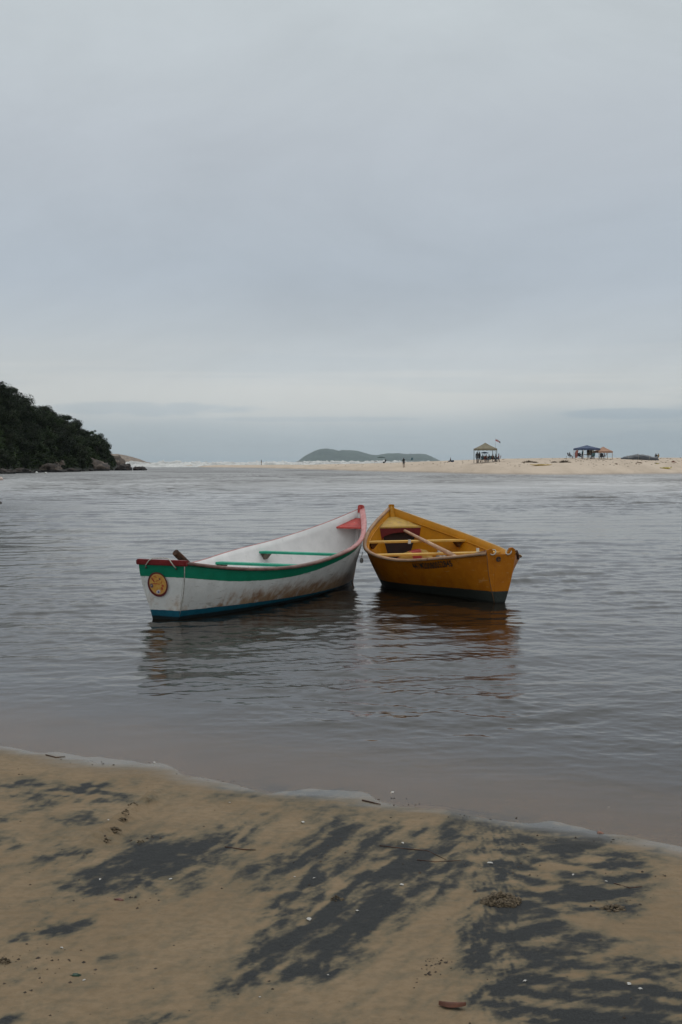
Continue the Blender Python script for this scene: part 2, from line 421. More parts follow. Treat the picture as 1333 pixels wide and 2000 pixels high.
m = bpy.data.materials.new('water'); m.use_nodes = True; nt = m.node_tree; nt.nodes.clear(); N = NT(nt)
out = N.n('ShaderNodeOutputMaterial')
geo = N.n('ShaderNodeNewGeometry').outputs['Position']
sepx = N.n('ShaderNodeSeparateXYZ', {0: geo}); yy = sepx.outputs['Y']
b1 = N.noise(N.map(geo, (1, 1.9, 1), (0, 0, .12)), 2.0, 3, .55, .3)
b2 = N.noise(N.map(geo, (1, 2.2, 1), (0, 0, -.1)), .42, 4, .6, .4)
b0 = N.noise(N.map(geo, (1, 1.7, 1), (0, 0, .2)), 17, 3, .6, .2)
calm = N.rng(N.attr('deep'), .0, .22, .10, 1)
nrm = N.bump(b0, N.m('MULTIPLY', calm, N.rng(yy, 5, 40, .30, .25, False)), .006)
gs = N.rng(N.noise(N.map(geo, (1, 1.6, 1)), .05, 4, .6, .5), .36, .64, .45, 1.25)
nrm = N.bump(b1, N.m('MULTIPLY', gs, N.rng(yy, 90, 180, .0, .6, False)), .07, nrm)
nrm = N.bump(b2, N.m('MULTIPLY', gs, N.rng(yy, 90, 200, .0, .6, False)), .30, nrm)
fr = N.n('ShaderNodeFresnel', {'IOR': 1.333, 'Normal': nrm})
gl = N.n('ShaderNodeBsdfGlossy', {'Color': (.97, .95, .935, 1), 'Roughness': N.rng(yy, 9, 90, .015, .36, False), 'Normal': nrm})
tr = N.n('ShaderNodeBsdfTransparent', {'Color': (.93, .80, .62, 1)})
body = N.n('ShaderNodeBsdfDiffuse', {'Color': (.014, .010, .0065, 1)})
op = N.m('SUBTRACT', 1.0, N.m('POWER', 2.718, N.m('MULTIPLY', N.attr('deep'), -10.5)))
under = N.n('ShaderNodeMixShader', {0: op, 1: tr.outputs[0], 2: body.outputs[0]})
patch = N.rng(N.noise(N.map(geo, (1, .55, 1)), .06, 5, .62, .8), .34, .66, .43, .66)
far_f = N.m('MULTIPLY', fr.outputs[0], N.m('ADD', N.m('MULTIPLY', N.rng(yy, 26, 105, .0, 1.0, False), N.m('SUBTRACT', patch, 1.0)), 1.0))
fin = N.n('ShaderNodeMixShader', {0: far_f, 1: under.outputs[0], 2: gl.outputs[0]})
N.set(out.inputs[0], fin.outputs[0])
tag(grid_obj('water', WX, WY, WZ, m, {'deep': depth}), 'rippled grey-brown river mouth water', kind='structure')

# ------------------------------------------------------------------ boats
KN = np.array([0, .15, .35, .55, .75, .9, 1.])
def spl(v, t):
    v = np.array(v, float); k = KN
    t = np.atleast_1d(t).astype(float); mm = np.gradient(v, k)
    i = np.clip(np.searchsorted(k, t) - 1, 0, len(k) - 2); h = k[i + 1] - k[i]; u = (t - k[i]) / h
    return (2*u**3-3*u**2+1)*v[i] + (u**3-2*u**2+u)*h*mm[i] + (-2*u**3+3*u**2)*v[i+1] + (u**3-u**2)*h*mm[i+1]
class Boat:
    def __init__(s, x0, y0, hd, L, rs, rb, B, Z, Cc, name, label):
        s.L, s.rs, s.rb, s.B, s.Z, s.C = L, rs, rb, B, Z, Cc
        s.root = tag(empty(name, (x0, y0, 0), -hd), label, 'rowing boat')
    def P(s, a, v, sgn, off=0.0):
        """hull side: a 0 stern..1 bow, v 0 sheer..1 chine, >1 runs on below the water; off = outward offset"""
        b = float(spl(s.B, a)[0]); z = float(spl(s.Z, a)[0]); c = float(spl(s.C, a)[0])
        vv = min(v, 1.0)
        top = -s.rs + (s.L + s.rs + s.rb) * a; bot = s.L * a
        bul = .030 * math.sin(PI * vv) * min(1, b / .3)
        lat = b + (c - b) * vv + bul; zz = z + (.01 - z) * vv
        al = top + (bot - top) * (vv ** 1.25)
        if v > 1: zz -= .14 * (v - 1); lat *= 1 - .12 * (v - 1)
        lat = max(lat - (.0 if off >= 0 else -off) * 1.0, .004) + max(off, 0)
        return Vector((sgn * lat, al, zz))
    def width(s, a): return float(spl(s.B, a)[0])
    def h(s, a): return float(spl(s.Z, a)[0])
    def along(s, a, v=0): return -s.rs * (1 - v) + (s.L + (s.rs + s.rb) * (1 - v)) * a if v == 0 else s.P(a, v, 1).y

def build_hull(bt, m_out, m_in, floor_z=.07, th=.022, NA=44, NV=12):
    av = np.linspace(0, 1, NA + 1); vv = np.concatenate([np.linspace(0, 1, NV + 1), [2.0]])
    V, Fc, mi, drop = [], [], [], []
    def add(p, d=0.0): V.append(p); drop.append(d); return len(V) - 1
    G = {}
    for sgn in (-1, 1):
        for i, a in enumerate(av):
            for j, v in enumerate(vv):
                G[sgn, i, j] = add(bt.P(a, v, sgn), (bt.h(a) - bt.P(a, v, sgn).z))
        for i in range(NA):
            for j in range(len(vv) - 1):
                q = [G[sgn, i, j], G[sgn, i, j + 1], G[sgn, i + 1, j + 1], G[sgn, i + 1, j]]
                Fc.append(q if sgn > 0 else q[::-1]); mi.append(0)
    J = len(vv) - 1
    for i in range(NA): Fc.append([G[-1, i, J], G[-1, i + 1, J], G[1, i + 1, J], G[1, i, J]]); mi.append(0)
    Fc.append([G[-1, NA, j] for j in range(J + 1)] + [G[1, NA, j] for j in range(J, -1, -1)]); mi.append(0)
    # inner skin, from just under the rail to the floor boards
    I = {}; NI = 8
    for sgn in (-1, 1):
        for i, a in enumerate(av):
            z0 = bt.h(a); vf = (z0 - floor_z) / (z0 - .01)
            for j in range(NI + 1):
                I[sgn, i, j] = add(bt.P(a, vf * j / NI, sgn, -th), 1.0)
        for i in range(NA):
            for j in range(NI):
                q = [I[sgn, i, j], I[sgn, i, j + 1], I[sgn, i + 1, j + 1], I[sgn, i + 1, j]]
                Fc.append(q[::-1] if sgn > 0 else q); mi.append(1)
            q = [G[sgn, i, 0], I[sgn, i, 0], I[sgn, i + 1, 0], G[sgn, i + 1, 0]]
            Fc.append(q[::-1] if sgn > 0 else q); mi.append(1)
    for i in range(NA): Fc.append([I[-1, i, NI], I[1, i, NI], I[1, i + 1, NI], I[-1, i + 1, NI]]); mi.append(1)
    o = mesh_obj('hull', V, Fc, [m_out, m_in], bt.root, False, mi)
    me = o.data
    at = me.attributes.new('drop', 'FLOAT', 'POINT'); at.data.foreach_set('value', drop)
    sm = [len(pp.vertices) == 4 and pp.index < NA * (len(vv) - 1) * 2 or mi[pp.index] == 1 for pp in me.polygons]
    me.polygons.foreach_set('use_smooth', sm); return o
def rail(bt, mat, w_out=.018, w_in=.034, up=.016, dn=.018, a0=0.0, a1=1.0, n=60, wmul=None, sides=(-1, 1)):
    for sgn in sides:
        V, Fc = [], []
        for i in range(n + 1):
            a = a0 + (a1 - a0) * i / n
            p = bt.P(a, 0, sgn)
            q = bt.P(min(a + .01, 1), 0, sgn) - bt.P(max(a - .01, 0), 0, sgn)
            nx = Vector((q.y, -q.x, 0)).normalized() * sgn
            if nx.x * sgn < 0: nx = -nx
            k = wmul(a) if wmul else 1
            ctr = -.002
            prof = [(w_out, -dn), (w_out + .004, 0), (w_out * .8, up * .9), (0, up), (-w_in * .8 * k, up * .95), (-w_in * k, up * .3), (-w_in * k, -dn * .9)]
            for (u, zz) in prof: 
                pt = p + nx * u + Vector((0, 0, zz))
                if pt.x * sgn < .004: pt.x = .004 * sgn
                V.append(pt)
        k = 7
        for i in range(n):
            for j in range(k):
                q = [i * k + j, i * k + (j + 1) % k, (i + 1) * k + (j + 1) % k, (i + 1) * k + j]
                Fc.append(q if sgn < 0 else q[::-1])
        Fc.append(list(range(k)) if sgn > 0 else list(range(k))[::-1]); e = [n * k + j for j in range(k)]; Fc.append(e[::-1] if sgn > 0 else e)
        o = mesh_obj('gunwale', V, Fc, mat, bt.root, True)
        bev = None
def transom(bt, m_out, th=.028, notch=None, top_drop=0.0):
    a = 0.0
    N_ = 9
    bm = bmesh.new()
    outer, inner = [], []
    def ring(off, sc):
        pts = []
        # down the right side, across the bottom, up the left side, top edge
        for sgn in (1, -1):
            rr = [0, .2, .4, .6, .8, 1.0, 2.0]
            rr = rr if sgn > 0 else rr[::-1]
            for v in rr:
                p = bt.P(0, v, sgn); p.x *= sc
                if v == 0: p.z += top_drop
                p.y += off; pts.append(p)
        if notch:
            b = bt.width(0); z = bt.h(0)
            prof = notch(b * sc)                      # list of (x, dz) from left to right along the top edge
            for (x, dz) in prof: pts.append(Vector((x, bt.P(0, 0, 1).y + off + .0, z + dz)))
        return pts
    A = ring(-.014, 1.0); Bq = ring(th - .014, .965)
    va = [bm.verts.new(p) for p in A]; vb = [bm.verts.new(p) for p in Bq]
    fa = bm.faces.new(va[::-1]); fb = bm.faces.new(vb)
    n = len(va)
    for i in range(n): bm.faces.new((va[i], va[(i + 1) % n], vb[(i + 1) % n], vb[i]))
    dl = bm.verts.layers.float.new('drop')
    for v in bm.verts: v[dl] = bt.h(0) - v.co.z
    bmesh.ops.triangulate(bm, faces=[fa, fb])
    bmesh.ops.recalc_face_normals(bm, faces=bm.faces[:])
    return bm_obj('transom', bm, m_out, bt.root)
def thwart(bt, mat, mat_b, a, drop, wid=.17, th=.028, inset=.03, brk=True, label=None):
    z = bt.h(a) - drop; bm = bmesh.new()
    P = []
    y0 = -bt.rs + (bt.L + bt.rs + bt.rb) * a
    def lat(y):
        aa = (y + bt.rs) / (bt.L + bt.rs + bt.rb); v = (bt.h(aa) - z) / (bt.h(aa) - .01)
        return bt.P(aa, max(v, 0), 1).x - inset
    l0, l1 = lat(y0 - wid / 2), lat(y0 + wid / 2)
    hexa(bm, [(-l0, y0 - wid/2, z - th), (l0, y0 - wid/2, z - th), (l1, y0 + wid/2, z - th), (-l1, y0 + wid/2, z - th),
              (-l0, y0 - wid/2, z), (l0, y0 - wid/2, z), (l1, y0 + wid/2, z), (-l1, y0 + wid/2, z)])
    bmesh.ops.bevel(bm, geom=bm.edges[:], offset=.004, segments=1, affect='EDGES')
    o = bm_obj('thwart', bm, mat, bt.root)
    if brk:
        for sgn in (-1, 1):
            bm = bmesh.new(); l = (l0 + l1) / 2
            lo = lat(y0) * sgn
            hexa(bm, [(sgn * (l - .05), y0 - .035, z - th - .075), (sgn * (l - .035), y0 - .035, z - th - .075), (sgn * (l - .035), y0 + .05, z - th - .075), (sgn * (l - .05), y0 + .05, z - th - .075),
                      (sgn * (l - .11), y0 - .05, z - th), (sgn * l, y0 - .05, z - th), (sgn * l, y0 + .06, z - th), (sgn * (l - .11), y0 + .06, z - th)])
            bmesh.ops.recalc_face_normals(bm, faces=bm.faces[:])
            bm_obj('thwart_knee', bm, mat_b, bt.root)
    return z, y0
def foredeck(bt, mat, a0, drop, th=.02, inset=.022, a1=.985):
    z = bt.h(a0) - drop; V, Fc = [], []
    n = 14; rows_ = []
    for i in range(n + 1):
        a = a0 + (a1 - a0) * i / n
        zz = z + (bt.h(a) - drop * (1 - .35 * i / n) - z) * .8
        v = (bt.h(a) - zz) / (bt.h(a) - .01); p = bt.P(a, v, 1, -inset)
        rows_.append((p.x, p.y, zz))
    for (x, y, zz) in rows_:
        V += [(-x, y, zz), (x, y, zz), (-x, y, zz - th), (x, y, zz - th)]
    for i in range(n):
        b = 4 * i; Fc += [(b, b + 1, b + 5, b + 4), (b + 2, b + 6, b + 7, b + 3), (b, b + 4, b + 6, b + 2), (b + 1, b + 3, b + 7, b + 5)]
    Fc.append((0, 2, 3, 1)); Fc.append((4 * n, 4 * n + 1, 4 * n + 3, 4 * n + 2))
    o = mesh_obj('foredeck', V, Fc, mat, bt.root)
    return z, rows_[0]
def stem(bt, mat, w=.032, over=.07, depth=.07):
    """post up the bow, outer edge following the rake, head standing above the rails"""
    bm = bmesh.new(); pts = []
    for v in (2.0, 1.0, .8, .6, .4, .2, .05, 0.0):
        p = bt.P(1, v, 1); pts.append((p.y, p.z))
    y, z = pts[-1]; pts.append((y + .008, z + over * .55)); pts.append((y - .004, z + over))
    L_, R_ = [], []
    for (y, z) in pts:
        ww = w
        L_.append([bm.verts.new((-ww, y - depth * .55, z)), bm.verts.new((ww, y - depth * .55, z)), bm.verts.new((ww * .75, y + depth * .45, z)), bm.verts.new((-ww * .75, y + depth * .45, z))])
    for a, b in zip(L_, L_[1:]):
        for k in range(4): bm.faces.new((a[k], a[(k + 1) % 4], b[(k + 1) % 4], b[k]))
    bm.faces.new(L_[0][::-1]); bm.faces.new(L_[-1])
    bmesh.ops.recalc_face_normals(bm, faces=bm.faces[:])
    bmesh.ops.bevel(bm, geom=[e for e in bm.edges], offset=.006, segments=2, affect='EDGES')
    return bm_obj('stem_post', bm, mat, bt.root)

# ---- hull paints
def hull_paint(name, kind):
    m, nt, p, out = new_mat(name); N = NT(nt)
    co = N.n('ShaderNodeTexCoord').outputs['Object']; s3 = N.n('ShaderNodeSeparateXYZ', {0: co}); z = s3.outputs['Z']; yv = s3.outputs['Y']
    d = N.attr('drop')
    wob = N.m('MULTIPLY', N.m('SUBTRACT', N.noise(co, 14, 3, .6), .5), .012)
    streakv = N.noise(N.map(co, (1, 1, .55)), 8, 7, .68, .6); blot = N.noise(co, 5.5, 6, .65, .3); fine = N.noise(co, 60, 4, .65)
    if kind == 'white':
        base = N.mix(N.rng(blot, .3, .7), (.56, .55, .52), (.68, .67, .64))
        base = N.mix(N.rng(fine, .58, .72, 0, .35), base, (.34, .31, .26))
        zone = N.m('MULTIPLY', N.rng(N.m('ADD', z, N.m('MULTIPLY', N.m('SUBTRACT', streakv, .5), .34)), .30, .10), N.rng(N.m('ADD', blot, N.rng(yv, .2, 2.2, -.06, .16)), .36, .60))
        rust = N.mix(N.rng(streakv, .35, .65), (.23, .105, .035), (.36, .23, .12))
        base = N.mix(N.m('MULTIPLY', zone, .92), base, rust)
        base = N.mix(N.m('MULTIPLY', N.rng(N.noise(N.map(co, (1, .35, 2.2)), 13, 5, .7, .4), .60, .66), .55), base, (.25, .22, .18))
        base = N.mix(N.m('MULTIPLY', N.rng(streakv, .60, .74), .45), base, (.20, .14, .09))
        green = N.mix(N.rng(blot, .3, .7), (.002, .150, .078), (.003, .195, .105))
        green = N.mix(N.rng(fine, .68, .80, 0, .4), green, (.10, .12, .09))
        gw = N.rng(yv, 0.0, 3.6, .150, .070, False)
        c = N.mix(N.rng(N.m('SUBTRACT', N.m('ADD', d, wob), gw), -.003, .003, 1, 0), base, green)
        blue = N.mix(N.rng(blot, .3, .7), (.004, .065, .10), (.008, .10, .15)); blue = N.mix(N.rng(fine, .55, .7, 0, .5), blue, (.02, .03, .03))
        bz = N.rng(yv, 0.0, 3.6, .092, .040, False)
        c = N.mix(N.rng(N.m('SUBTRACT', N.m('ADD', z, wob), bz), -.003, .003, 1, 0), c, blue)
        c = N.mix(N.rng(N.m('ADD', z, N.m('MULTIPLY', wob, 1.2)), .022, .040, .95, 0), c, (.008, .009, .008))
        rough = .5
    else:
        base = N.mix(N.rng(blot, .3, .7), (.35, .105, .0025), (.43, .140, .004))
        base = N.mix(N.m('MULTIPLY', N.rng(streakv, .50, .72), .45), base, (.20, .048, .003))
        base = N.mix(N.rng(fine, .62, .78, 0, .4), base, (.42, .18, .03))
        base = N.mix(N.m('MULTIPLY', N.rng(N.noise(N.map(co, (1, .3, 2.4)), 15, 5, .7, .4), .60, .67), .5), base, (.44, .27, .12))
        dk = N.mix(N.rng(fine, .3, .7), (.022, .026, .022), (.040, .044, .038))
        bz = N.rng(yv, 0.0, 3.0, .138, .085, False)
        c = N.mix(N.rng(N.m('SUBTRACT', N.m('ADD', z, wob), bz), -.003, .003, 1, 0), base, dk)
        c = N.mix(N.rng(N.m('ADD', z, N.m('MULTIPLY', wob, 1.2)), .012, .03, .9, 0), c, (.010, .011, .009))
        rough = .55
    N.set(p.inputs['Base Color'], c); N.set(p.inputs['Roughness'], N.rng(fine, .3, .7, rough - .12, rough + .12))
    p.inputs['Specular IOR Level'].default_value = .16
    N.set(p.inputs['Normal'], N.bump(N.m('ADD', N.noise(N.map(co, (1, .25, 1)), 30, 5, .6), blot), .25, .006)); return m
M = {}
M['white_hull'] = hull_paint('white_green_hull_paint', 'white'); M['orange_hull'] = hull_paint('orange_hull_paint', 'orange')
M['white_in'] = paint_mat('white_inside_paint', (.66, .63, .61), .08, .55, 4, .2, (.36, .34, .31), .66)
M['orange_in'] = paint_mat('orange_inside_paint', (.46, .185, .004), .12, .55, 4, .2, (.34, .11, .004), .66)
M['rail_red'] = paint_mat('faded_red_rail', (.20, .060, .045), .35, .6, 5, .3, (.16, .11, .085), .52)
M['red'] = paint_mat('chipped_red_paint', (.42, .065, .055), .2, .6, 8, .3, (.42, .28, .24), .60)
M['darkred'] = paint_mat('dark_red_paint', (.15, .018, .018), .2, .5, 8, .2, (.10, .05, .045), .66)
M['green'] = paint_mat('green_thwart_paint', (.020, .27, .165), .15, .5, 8, .2, (.12, .19, .14), .68)
M['far_rail_pink'] = paint_mat('pale_pink_rail', (.36, .13, .12), .2, .6, 5, .3, (.34, .24, .22), .55)
M['rail_yellow'] = paint_mat('worn_orange_rail', (.46, .25, .07), .2, .6, 6, .3, (.44, .28, .14), .53)
M['rail_wood'] = paint_mat('worn_pink_wood_rail', (.34, .205, .125), .2, .65, 5, .3, (.24, .095, .055), .60)
M['thwart_yel'] = paint_mat('yellow_bare_thwart', (.56, .33, .075), .12, .6, 7, .2, (.52, .38, .20), .58)
M['deck_yel'] = paint_mat('worn_yellow_deck', (.45, .28, .06), .22, .65, 12, .3, (.44, .26, .14), .52)
M['knee'] = wood_mat('grey_wood_knee', (.16, .13, .10), (.06, .05, .04))
M['knee_dark'] = wood_mat('dark_wood_knee', (.13, .06, .02), (.05, .025, .01))
M['pole'] = wood_mat('pole_wood', (.12, .055, .032), (.045, .025, .018), 22)
M['pole_dark'] = wood_mat('dark_pole_wood', (.085, .036, .018), (.030, .016, .011), 22)
M['oar'] = wood_mat('bare_oar_wood', (.50, .33, .22), (.36, .21, .13), 22)
M['rope'] = plain('rope_fibre', (.42, .38, .32), .9, .25, 60)
M['black'] = plain('black_paint', (.012, .012, .013), .5, .2, 20)
M['whitep'] = plain('white_plastic', (.6, .6, .57), .5, .1, 20)
M['iron'] = plain('rusty_iron', (.05, .035, .03), .7, .4, 30)

# ======================= white and green boat
wb = Boat(-1.782, 13.056, .442, 4.479, .088, .333, [0.278, 0.474, 0.675, 0.732, 0.557, 0.276, 0.03],
          [0.585, 0.482, 0.444, 0.517, 0.632, 0.802, 0.966], [0.147, 0.29, 0.40, 0.405, 0.31, 0.165, 0.022],
          'rowing_boat', 'white rowing boat with green top band, red rail and a round orange badge')
build_hull(wb, M['white_hull'], M['white_in'])
transom(wb, M['white_hull'])
def mrail(bt, m1):
    rail(bt, m1)
# rail: brown weathered aft, pinker towards the bow
m, nt, p, out = new_mat('red_rail_fading_to_pink'); N = NT(nt)
co = N.n('ShaderNodeTexCoord').outputs['Object']; s3 = N.n('ShaderNodeSeparateXYZ', {0: co})
f = N.noise(N.map(co, (1, .3, 1)), 18, 6, .65); g = N.noise(co, 5, 4, .6)
brown = N.mix(N.rng(f, .3, .7), (.10, .045, .035), (.23, .13, .10)); pink = N.mix(N.rng(f, .3, .7), (.40, .12, .11), (.50, .24, .23))
N.set(p.inputs['Base Color'], N.mix(N.rng(N.m('ADD', s3.outputs['Y'], N.m('MULTIPLY', g, 1.2)), 2.6, 4.4), brown, pink))
N.set(p.inputs['Roughness'], .6); N.set(p.inputs['Normal'], N.bump(f, .35, .004))
rail(wb, m, w_in=.032, wmul=lambda a: 1 + .7 * float(sstep(.75, .95, a)), sides=(1,))
rail(wb, M['far_rail_pink'], w_out=.012, w_in=.010, up=.005, dn=.004, sides=(-1,))
stem(wb, M['white_in'], w=.028, over=-.03, depth=.085)
zt_ = wb.h(1); yt_ = wb.along(1)
bm = bmesh.new(); hexa(bm, [(-.034, yt_ - .065, zt_ - .06), (.034, yt_ - .065, zt_ - .06), (.030, yt_ + .055, zt_ - .06), (-.030, yt_ + .055, zt_ - .06), (-.034, yt_ - .05, zt_ + .06), (.034, yt_ - .05, zt_ + .06), (.030, yt_ + .045, zt_ + .05), (-.030, yt_ + .045, zt_ + .05)])
bmesh.ops.bevel(bm, geom=bm.edges[:], offset=.012, segments=2, affect='EDGES'); bm_obj('stem_head', bm, M['red'], wb.root)
za, ya = thwart(wb, M['green'], M['knee'], .455, .06, .13)
zb2, yb = thwart(wb, M['green'], M['knee'], .655, .085, .13)
foredeck(wb, M['red'], .925, .105)
# red capping board on the transom
b0 = wb.width(0); z0 = wb.h(0); y0 = -wb.rs
bm = bmesh.new()
hexa(bm, [(-b0 - .022, y0 - .03, z0 - .030), (b0 + .022, y0 - .03, z0 - .030), (b0 + .024, y0 + .035, z0 - .030), (-b0 - .024, y0 + .035, z0 - .030),
          (-b0 - .018, y0 - .032, z0 + .026), (b0 + .018, y0 - .032, z0 + .026), (b0 + .024, y0 + .04, z0 + .026), (-b0 - .024, y0 + .04, z0 + .026)])
bmesh.ops.bevel(bm, geom=bm.edges[:], offset=.009, segments=2, affect='EDGES')
bm_obj('transom_cap', bm, paint_mat('deep_red_cap', (.17, .014, .014), .2, .5, 8, .2, (.22, .09, .08), .66), wb.root)
# rope looped over the cap through two holes
bm = bmesh.new()
for sx in (-.135, .135):
    pts = [(sx * 1.35, y0 - .022, z0 - .055), (sx * 1.25, y0 - .040, z0 - .03), (sx * .95, y0 - .042, z0 + .018), (sx * .72, y0 - .02, z0 + .040), (sx * .3, y0 + .02, z0 + .040), (sx * .02, y0 + .03, z0 + .042)]
    tube(bm, pts, .0055, 6)
bm_obj('rope', bm, M['rope'], wb.root)
for sx in (-.18, .18):
    bm = bmesh.new(); bmesh.ops.create_uvsphere(bm, u_segments=8, v_segments=6, radius=.011)
    for v in bm.verts: v.co = Vector((v.co.x + sx, v.co.y + y0 - .018, v.co.z + z0 - .058))
    bm_obj('rope_knot', bm, M['iron'], wb.root, True)
# round badge on the transom
def transom_pt(bt, x, drop, off):
    z = bt.h(0) - drop; v = drop / (bt.h(0) - .01); p = bt.P(0, v, 1)
    return Vector((x, p.y - .014 - off, z))
m, nt, p, out = new_mat('round_badge_print'); N = NT(nt)
uv = N.n('ShaderNodeUVMap'); uvo = uv.outputs[0]
r = N.n('ShaderNodeVectorMath', {0: uvo}, operation='LENGTH').outputs['Value']
base = N.mix(N.rng(N.noise(uvo, 3.0, 4, .6), .35, .6), (.50, .21, .03), (.58, .33, .07))
def blob(c, x, y, rx, ry, colr, an=0.0, soft=.25):
    d = N.map(uvo, (1 / rx, 1 / ry, 1), (0, 0, an), (-x / rx, -y / ry, 0))
    if an: d = N.map(N.map(uvo, (1, 1, 1), (0, 0, 0), (-x, -y, 0)), (1, 1, 1), (0, 0, an)); d = N.map(d, (1 / rx, 1 / ry, 1))
    l = N.n('ShaderNodeVectorMath', {0: d}, operation='LENGTH').outputs['Value']
    return N.mix(N.rng(l, 1 + soft, 1 - soft), c, colr)
c = base
for b in [(-.45, .38, .30, .07, (.30, .03, .015), .9), (-.25, .05, .30, .05, (.38, .07, .02), 0), (.02, .30, .22, .04, (.40, .08, .02), -.3), (-.62, -.12, .17, .17, (.06, .04, .07), 0), (-.62, -.10, .08, .08, (.30, .22, .22), 0),
          (.25, .45, .08, .08, (.12, .03, .05), 0), (.50, -.08, .12, .10, (.38, .05, .02), 0), (.40, .18, .06, .12, (.42, .12, .02), .4), (.40, -.32, .12, .14, (.36, .07, .02), 0), (.0, -.60, .22, .15, (.55, .5, .52), -.5), (.03, -.62, .10, .08, (.08, .08, .22), 0),
          (.12, .02, .10, .05, (.45, .12, .02), 0), (-.18, .62, .20, .05, (.42, .10, .02), .3)]:
    c = blob(c, *b)
inner = N.n('ShaderNodeVectorMath', {0: N.map(uvo, (1, 1, 1), (0, 0, 0), (-.03, -.03, 0))}, operation='LENGTH').outputs['Value']
arc = N.m('MULTIPLY', N.rng(inner, .76, .78), N.rng(inner, .83, .80))
c = N.mix(N.m('MULTIPLY', arc, .8), c, (.50, .28, .12))
c = N.mix(N.rng(inner, .83, .86), c, (.105, .006, .008))
N.set(p.inputs['Base Color'], c); p.inputs['Roughness'].default_value = .45
V, Fc = [], []; R_ = .121; cx, cd = -.052, .228; n = 48
bm = bmesh.new(); ul = bm.loops.layers.uv.new('UVMap')
rings = [[bm.verts.new(transom_pt(wb, cx + R_ * k / 6 * math.cos(2 * PI * i / n), cd - R_ * 1.05 * k / 6 * math.sin(2 * PI * i / n), .016)) for i in range(n)] for k in range(1, 7)]
cen = bm.verts.new(transom_pt(wb, cx, cd, .016))
uvs = {cen: (0, 0)}
for k, rg in enumerate(rings):
    for i, v in enumerate(rg): uvs[v] = ((k + 1) / 6 * math.cos(2 * PI * i / n), (k + 1) / 6 * math.sin(2 * PI * i / n))
for i in range(n):
    bm.faces.new((cen, rings[0][i], rings[0][(i + 1) % n]))
    for a, b in zip(rings, rings[1:]): bm.faces.new((a[i], b[i], b[(i + 1) % n], a[(i + 1) % n]))
for fce in bm.faces:
    for l in fce.loops: l[ul].uv = uvs[l.vert]
tag(bm_obj('badge', bm, m, wb.root), 'round orange badge with a dark red ring and faded figures')
# corner seam strip where side panel meets transom
bm = bmesh.new()
tube(bm, [wb.P(0, v, 1, .001) + Vector((0, -.012, 0)) for v in (.02, .2, .4, .6, .8, 1.0)], .005, 6)
bm_obj('corner_seam', bm, plain('sealant', (.33, .31, .27), .8, .4, 40), wb.root, True)
# wooden pole leaning out over the stern
def boat_world(bt, p):
    c, s = math.cos(bt.root.rotation_euler.z), math.sin(bt.root.rotation_euler.z)
    return Vector((bt.root.location.x + p[0] * c - p[1] * s, bt.root.location.y + p[0] * s + p[1] * c, p[2]))
pA = at_y(343, 1079, 13.25); pB = at_y(372, 1109, 13.75); d = (pB - pA)
pts = [pA + d * k for k in (0, .3, .6, 1.0)]; pE = boat_world(wb, (.16, .92, .10)); pts = [pA, pA.lerp(pE, .1), pA.lerp(pE, .5), pE]
bm = bmesh.new(); tube(bm, [p_ - pA for p_ in pts], [.036, .038, .036, .034], 14)
bmesh.ops.bevel(bm, geom=[e for e in bm.edges if not e.smooth], offset=.003, segments=1, affect='EDGES')
o = bm_obj('wooden_pole', bm, M['pole_dark'])
o.location = pA; tag(o, 'dark brown round pole sticking up over the stern of the white boat', 'pole')

# ======================= orange boat
ob = Boat(1.800, 14.504, -.312, 3.33, .03, .25, [0.176, 0.510, 0.798, 0.915, 0.665, 0.324, 0.035],
          [0.572, 0.491, 0.425, 0.491, 0.66, 0.824, 0.957], [0.066, 0.17, 0.43, 0.62, 0.53, 0.265, 0.025],
          'rowing_boat', 'orange rowing boat with black number on its side and pale oar across its thwarts')
build_hull(ob, M['orange_hull'], M['orange_in'])
def notch(b):
    L_ = [(-b, .035), (-b * .78, .052), (-b * .62, .045), (-b * .55, .012), (-b * .46, -.012), (b * .46, -.012), (b * .55, .02), (b * .62, .055), (b * .8, .062), (b, .04)]
    return L_
transom(ob, M['orange_hull'], notch=notch)
rail(ob, M['rail_wood'], w_out=.018, w_in=.026, up=.014, dn=.018, sides=(-1,))
rail(ob, M['rail_yellow'], w_out=.014, w_in=.014, up=.008, dn=.006, sides=(1,))
stem(ob, paint_mat('orange_stem_paint', (.46, .20, .01), .15, .55, 9, .2, (.55, .38, .16), .6), w=.036, over=.055, depth=.08)
zt1, yt1 = thwart(ob, M['thwart_yel'], M['knee_dark'], .735, .080, .15)
zt2, yt2 = thwart(ob, M['thwart_yel'], M['knee_dark'], .545, .045, .15)
thwart(ob, M['thwart_yel'], M['knee_dark'], .12, .075, .16, brk=False)
zd, (dx, dy, dz) = foredeck(ob, M['deck_yel'], .90, .105)
# dark red bulkhead under the deck with an arched opening
bm = bmesh.new(); n = 20; th_ = .018
topz = dz - .021
def side_x(z):
    aa = .90; v = (ob.h(aa) - z) / (ob.h(aa) - .01); return ob.P(aa, v, 1, -.024).x
fl = []; 
for i in range(n + 1):
    t_ = -1 + 2 * i / n
    zlow = topz - .125 + .065 * (1 - (abs(t_) / .86) ** 2 if abs(t_) < .86 else 0) if abs(t_) < .86 else topz - .125 - (abs(t_) - .86) / .14 * .20
    xt = side_x(topz) * t_; xl = side_x(max(zlow, .1)) * t_
    fl.append([bm.verts.new((xt, dy + .004, topz)), bm.verts.new((xl, dy + .004, zlow)), bm.verts.new((xt, dy + .004 + th_, topz)), bm.verts.new((xl, dy + .004 + th_, zlow))])
for a, b in zip(fl, fl[1:]):
    bm.faces.new((a[0], a[1], b[1], b[0])); bm.faces.new((a[2], b[2], b[3], a[3])); bm.faces.new((a[1], a[3], b[3], b[1]))
bmesh.ops.recalc_face_normals(bm, faces=bm.faces[:])
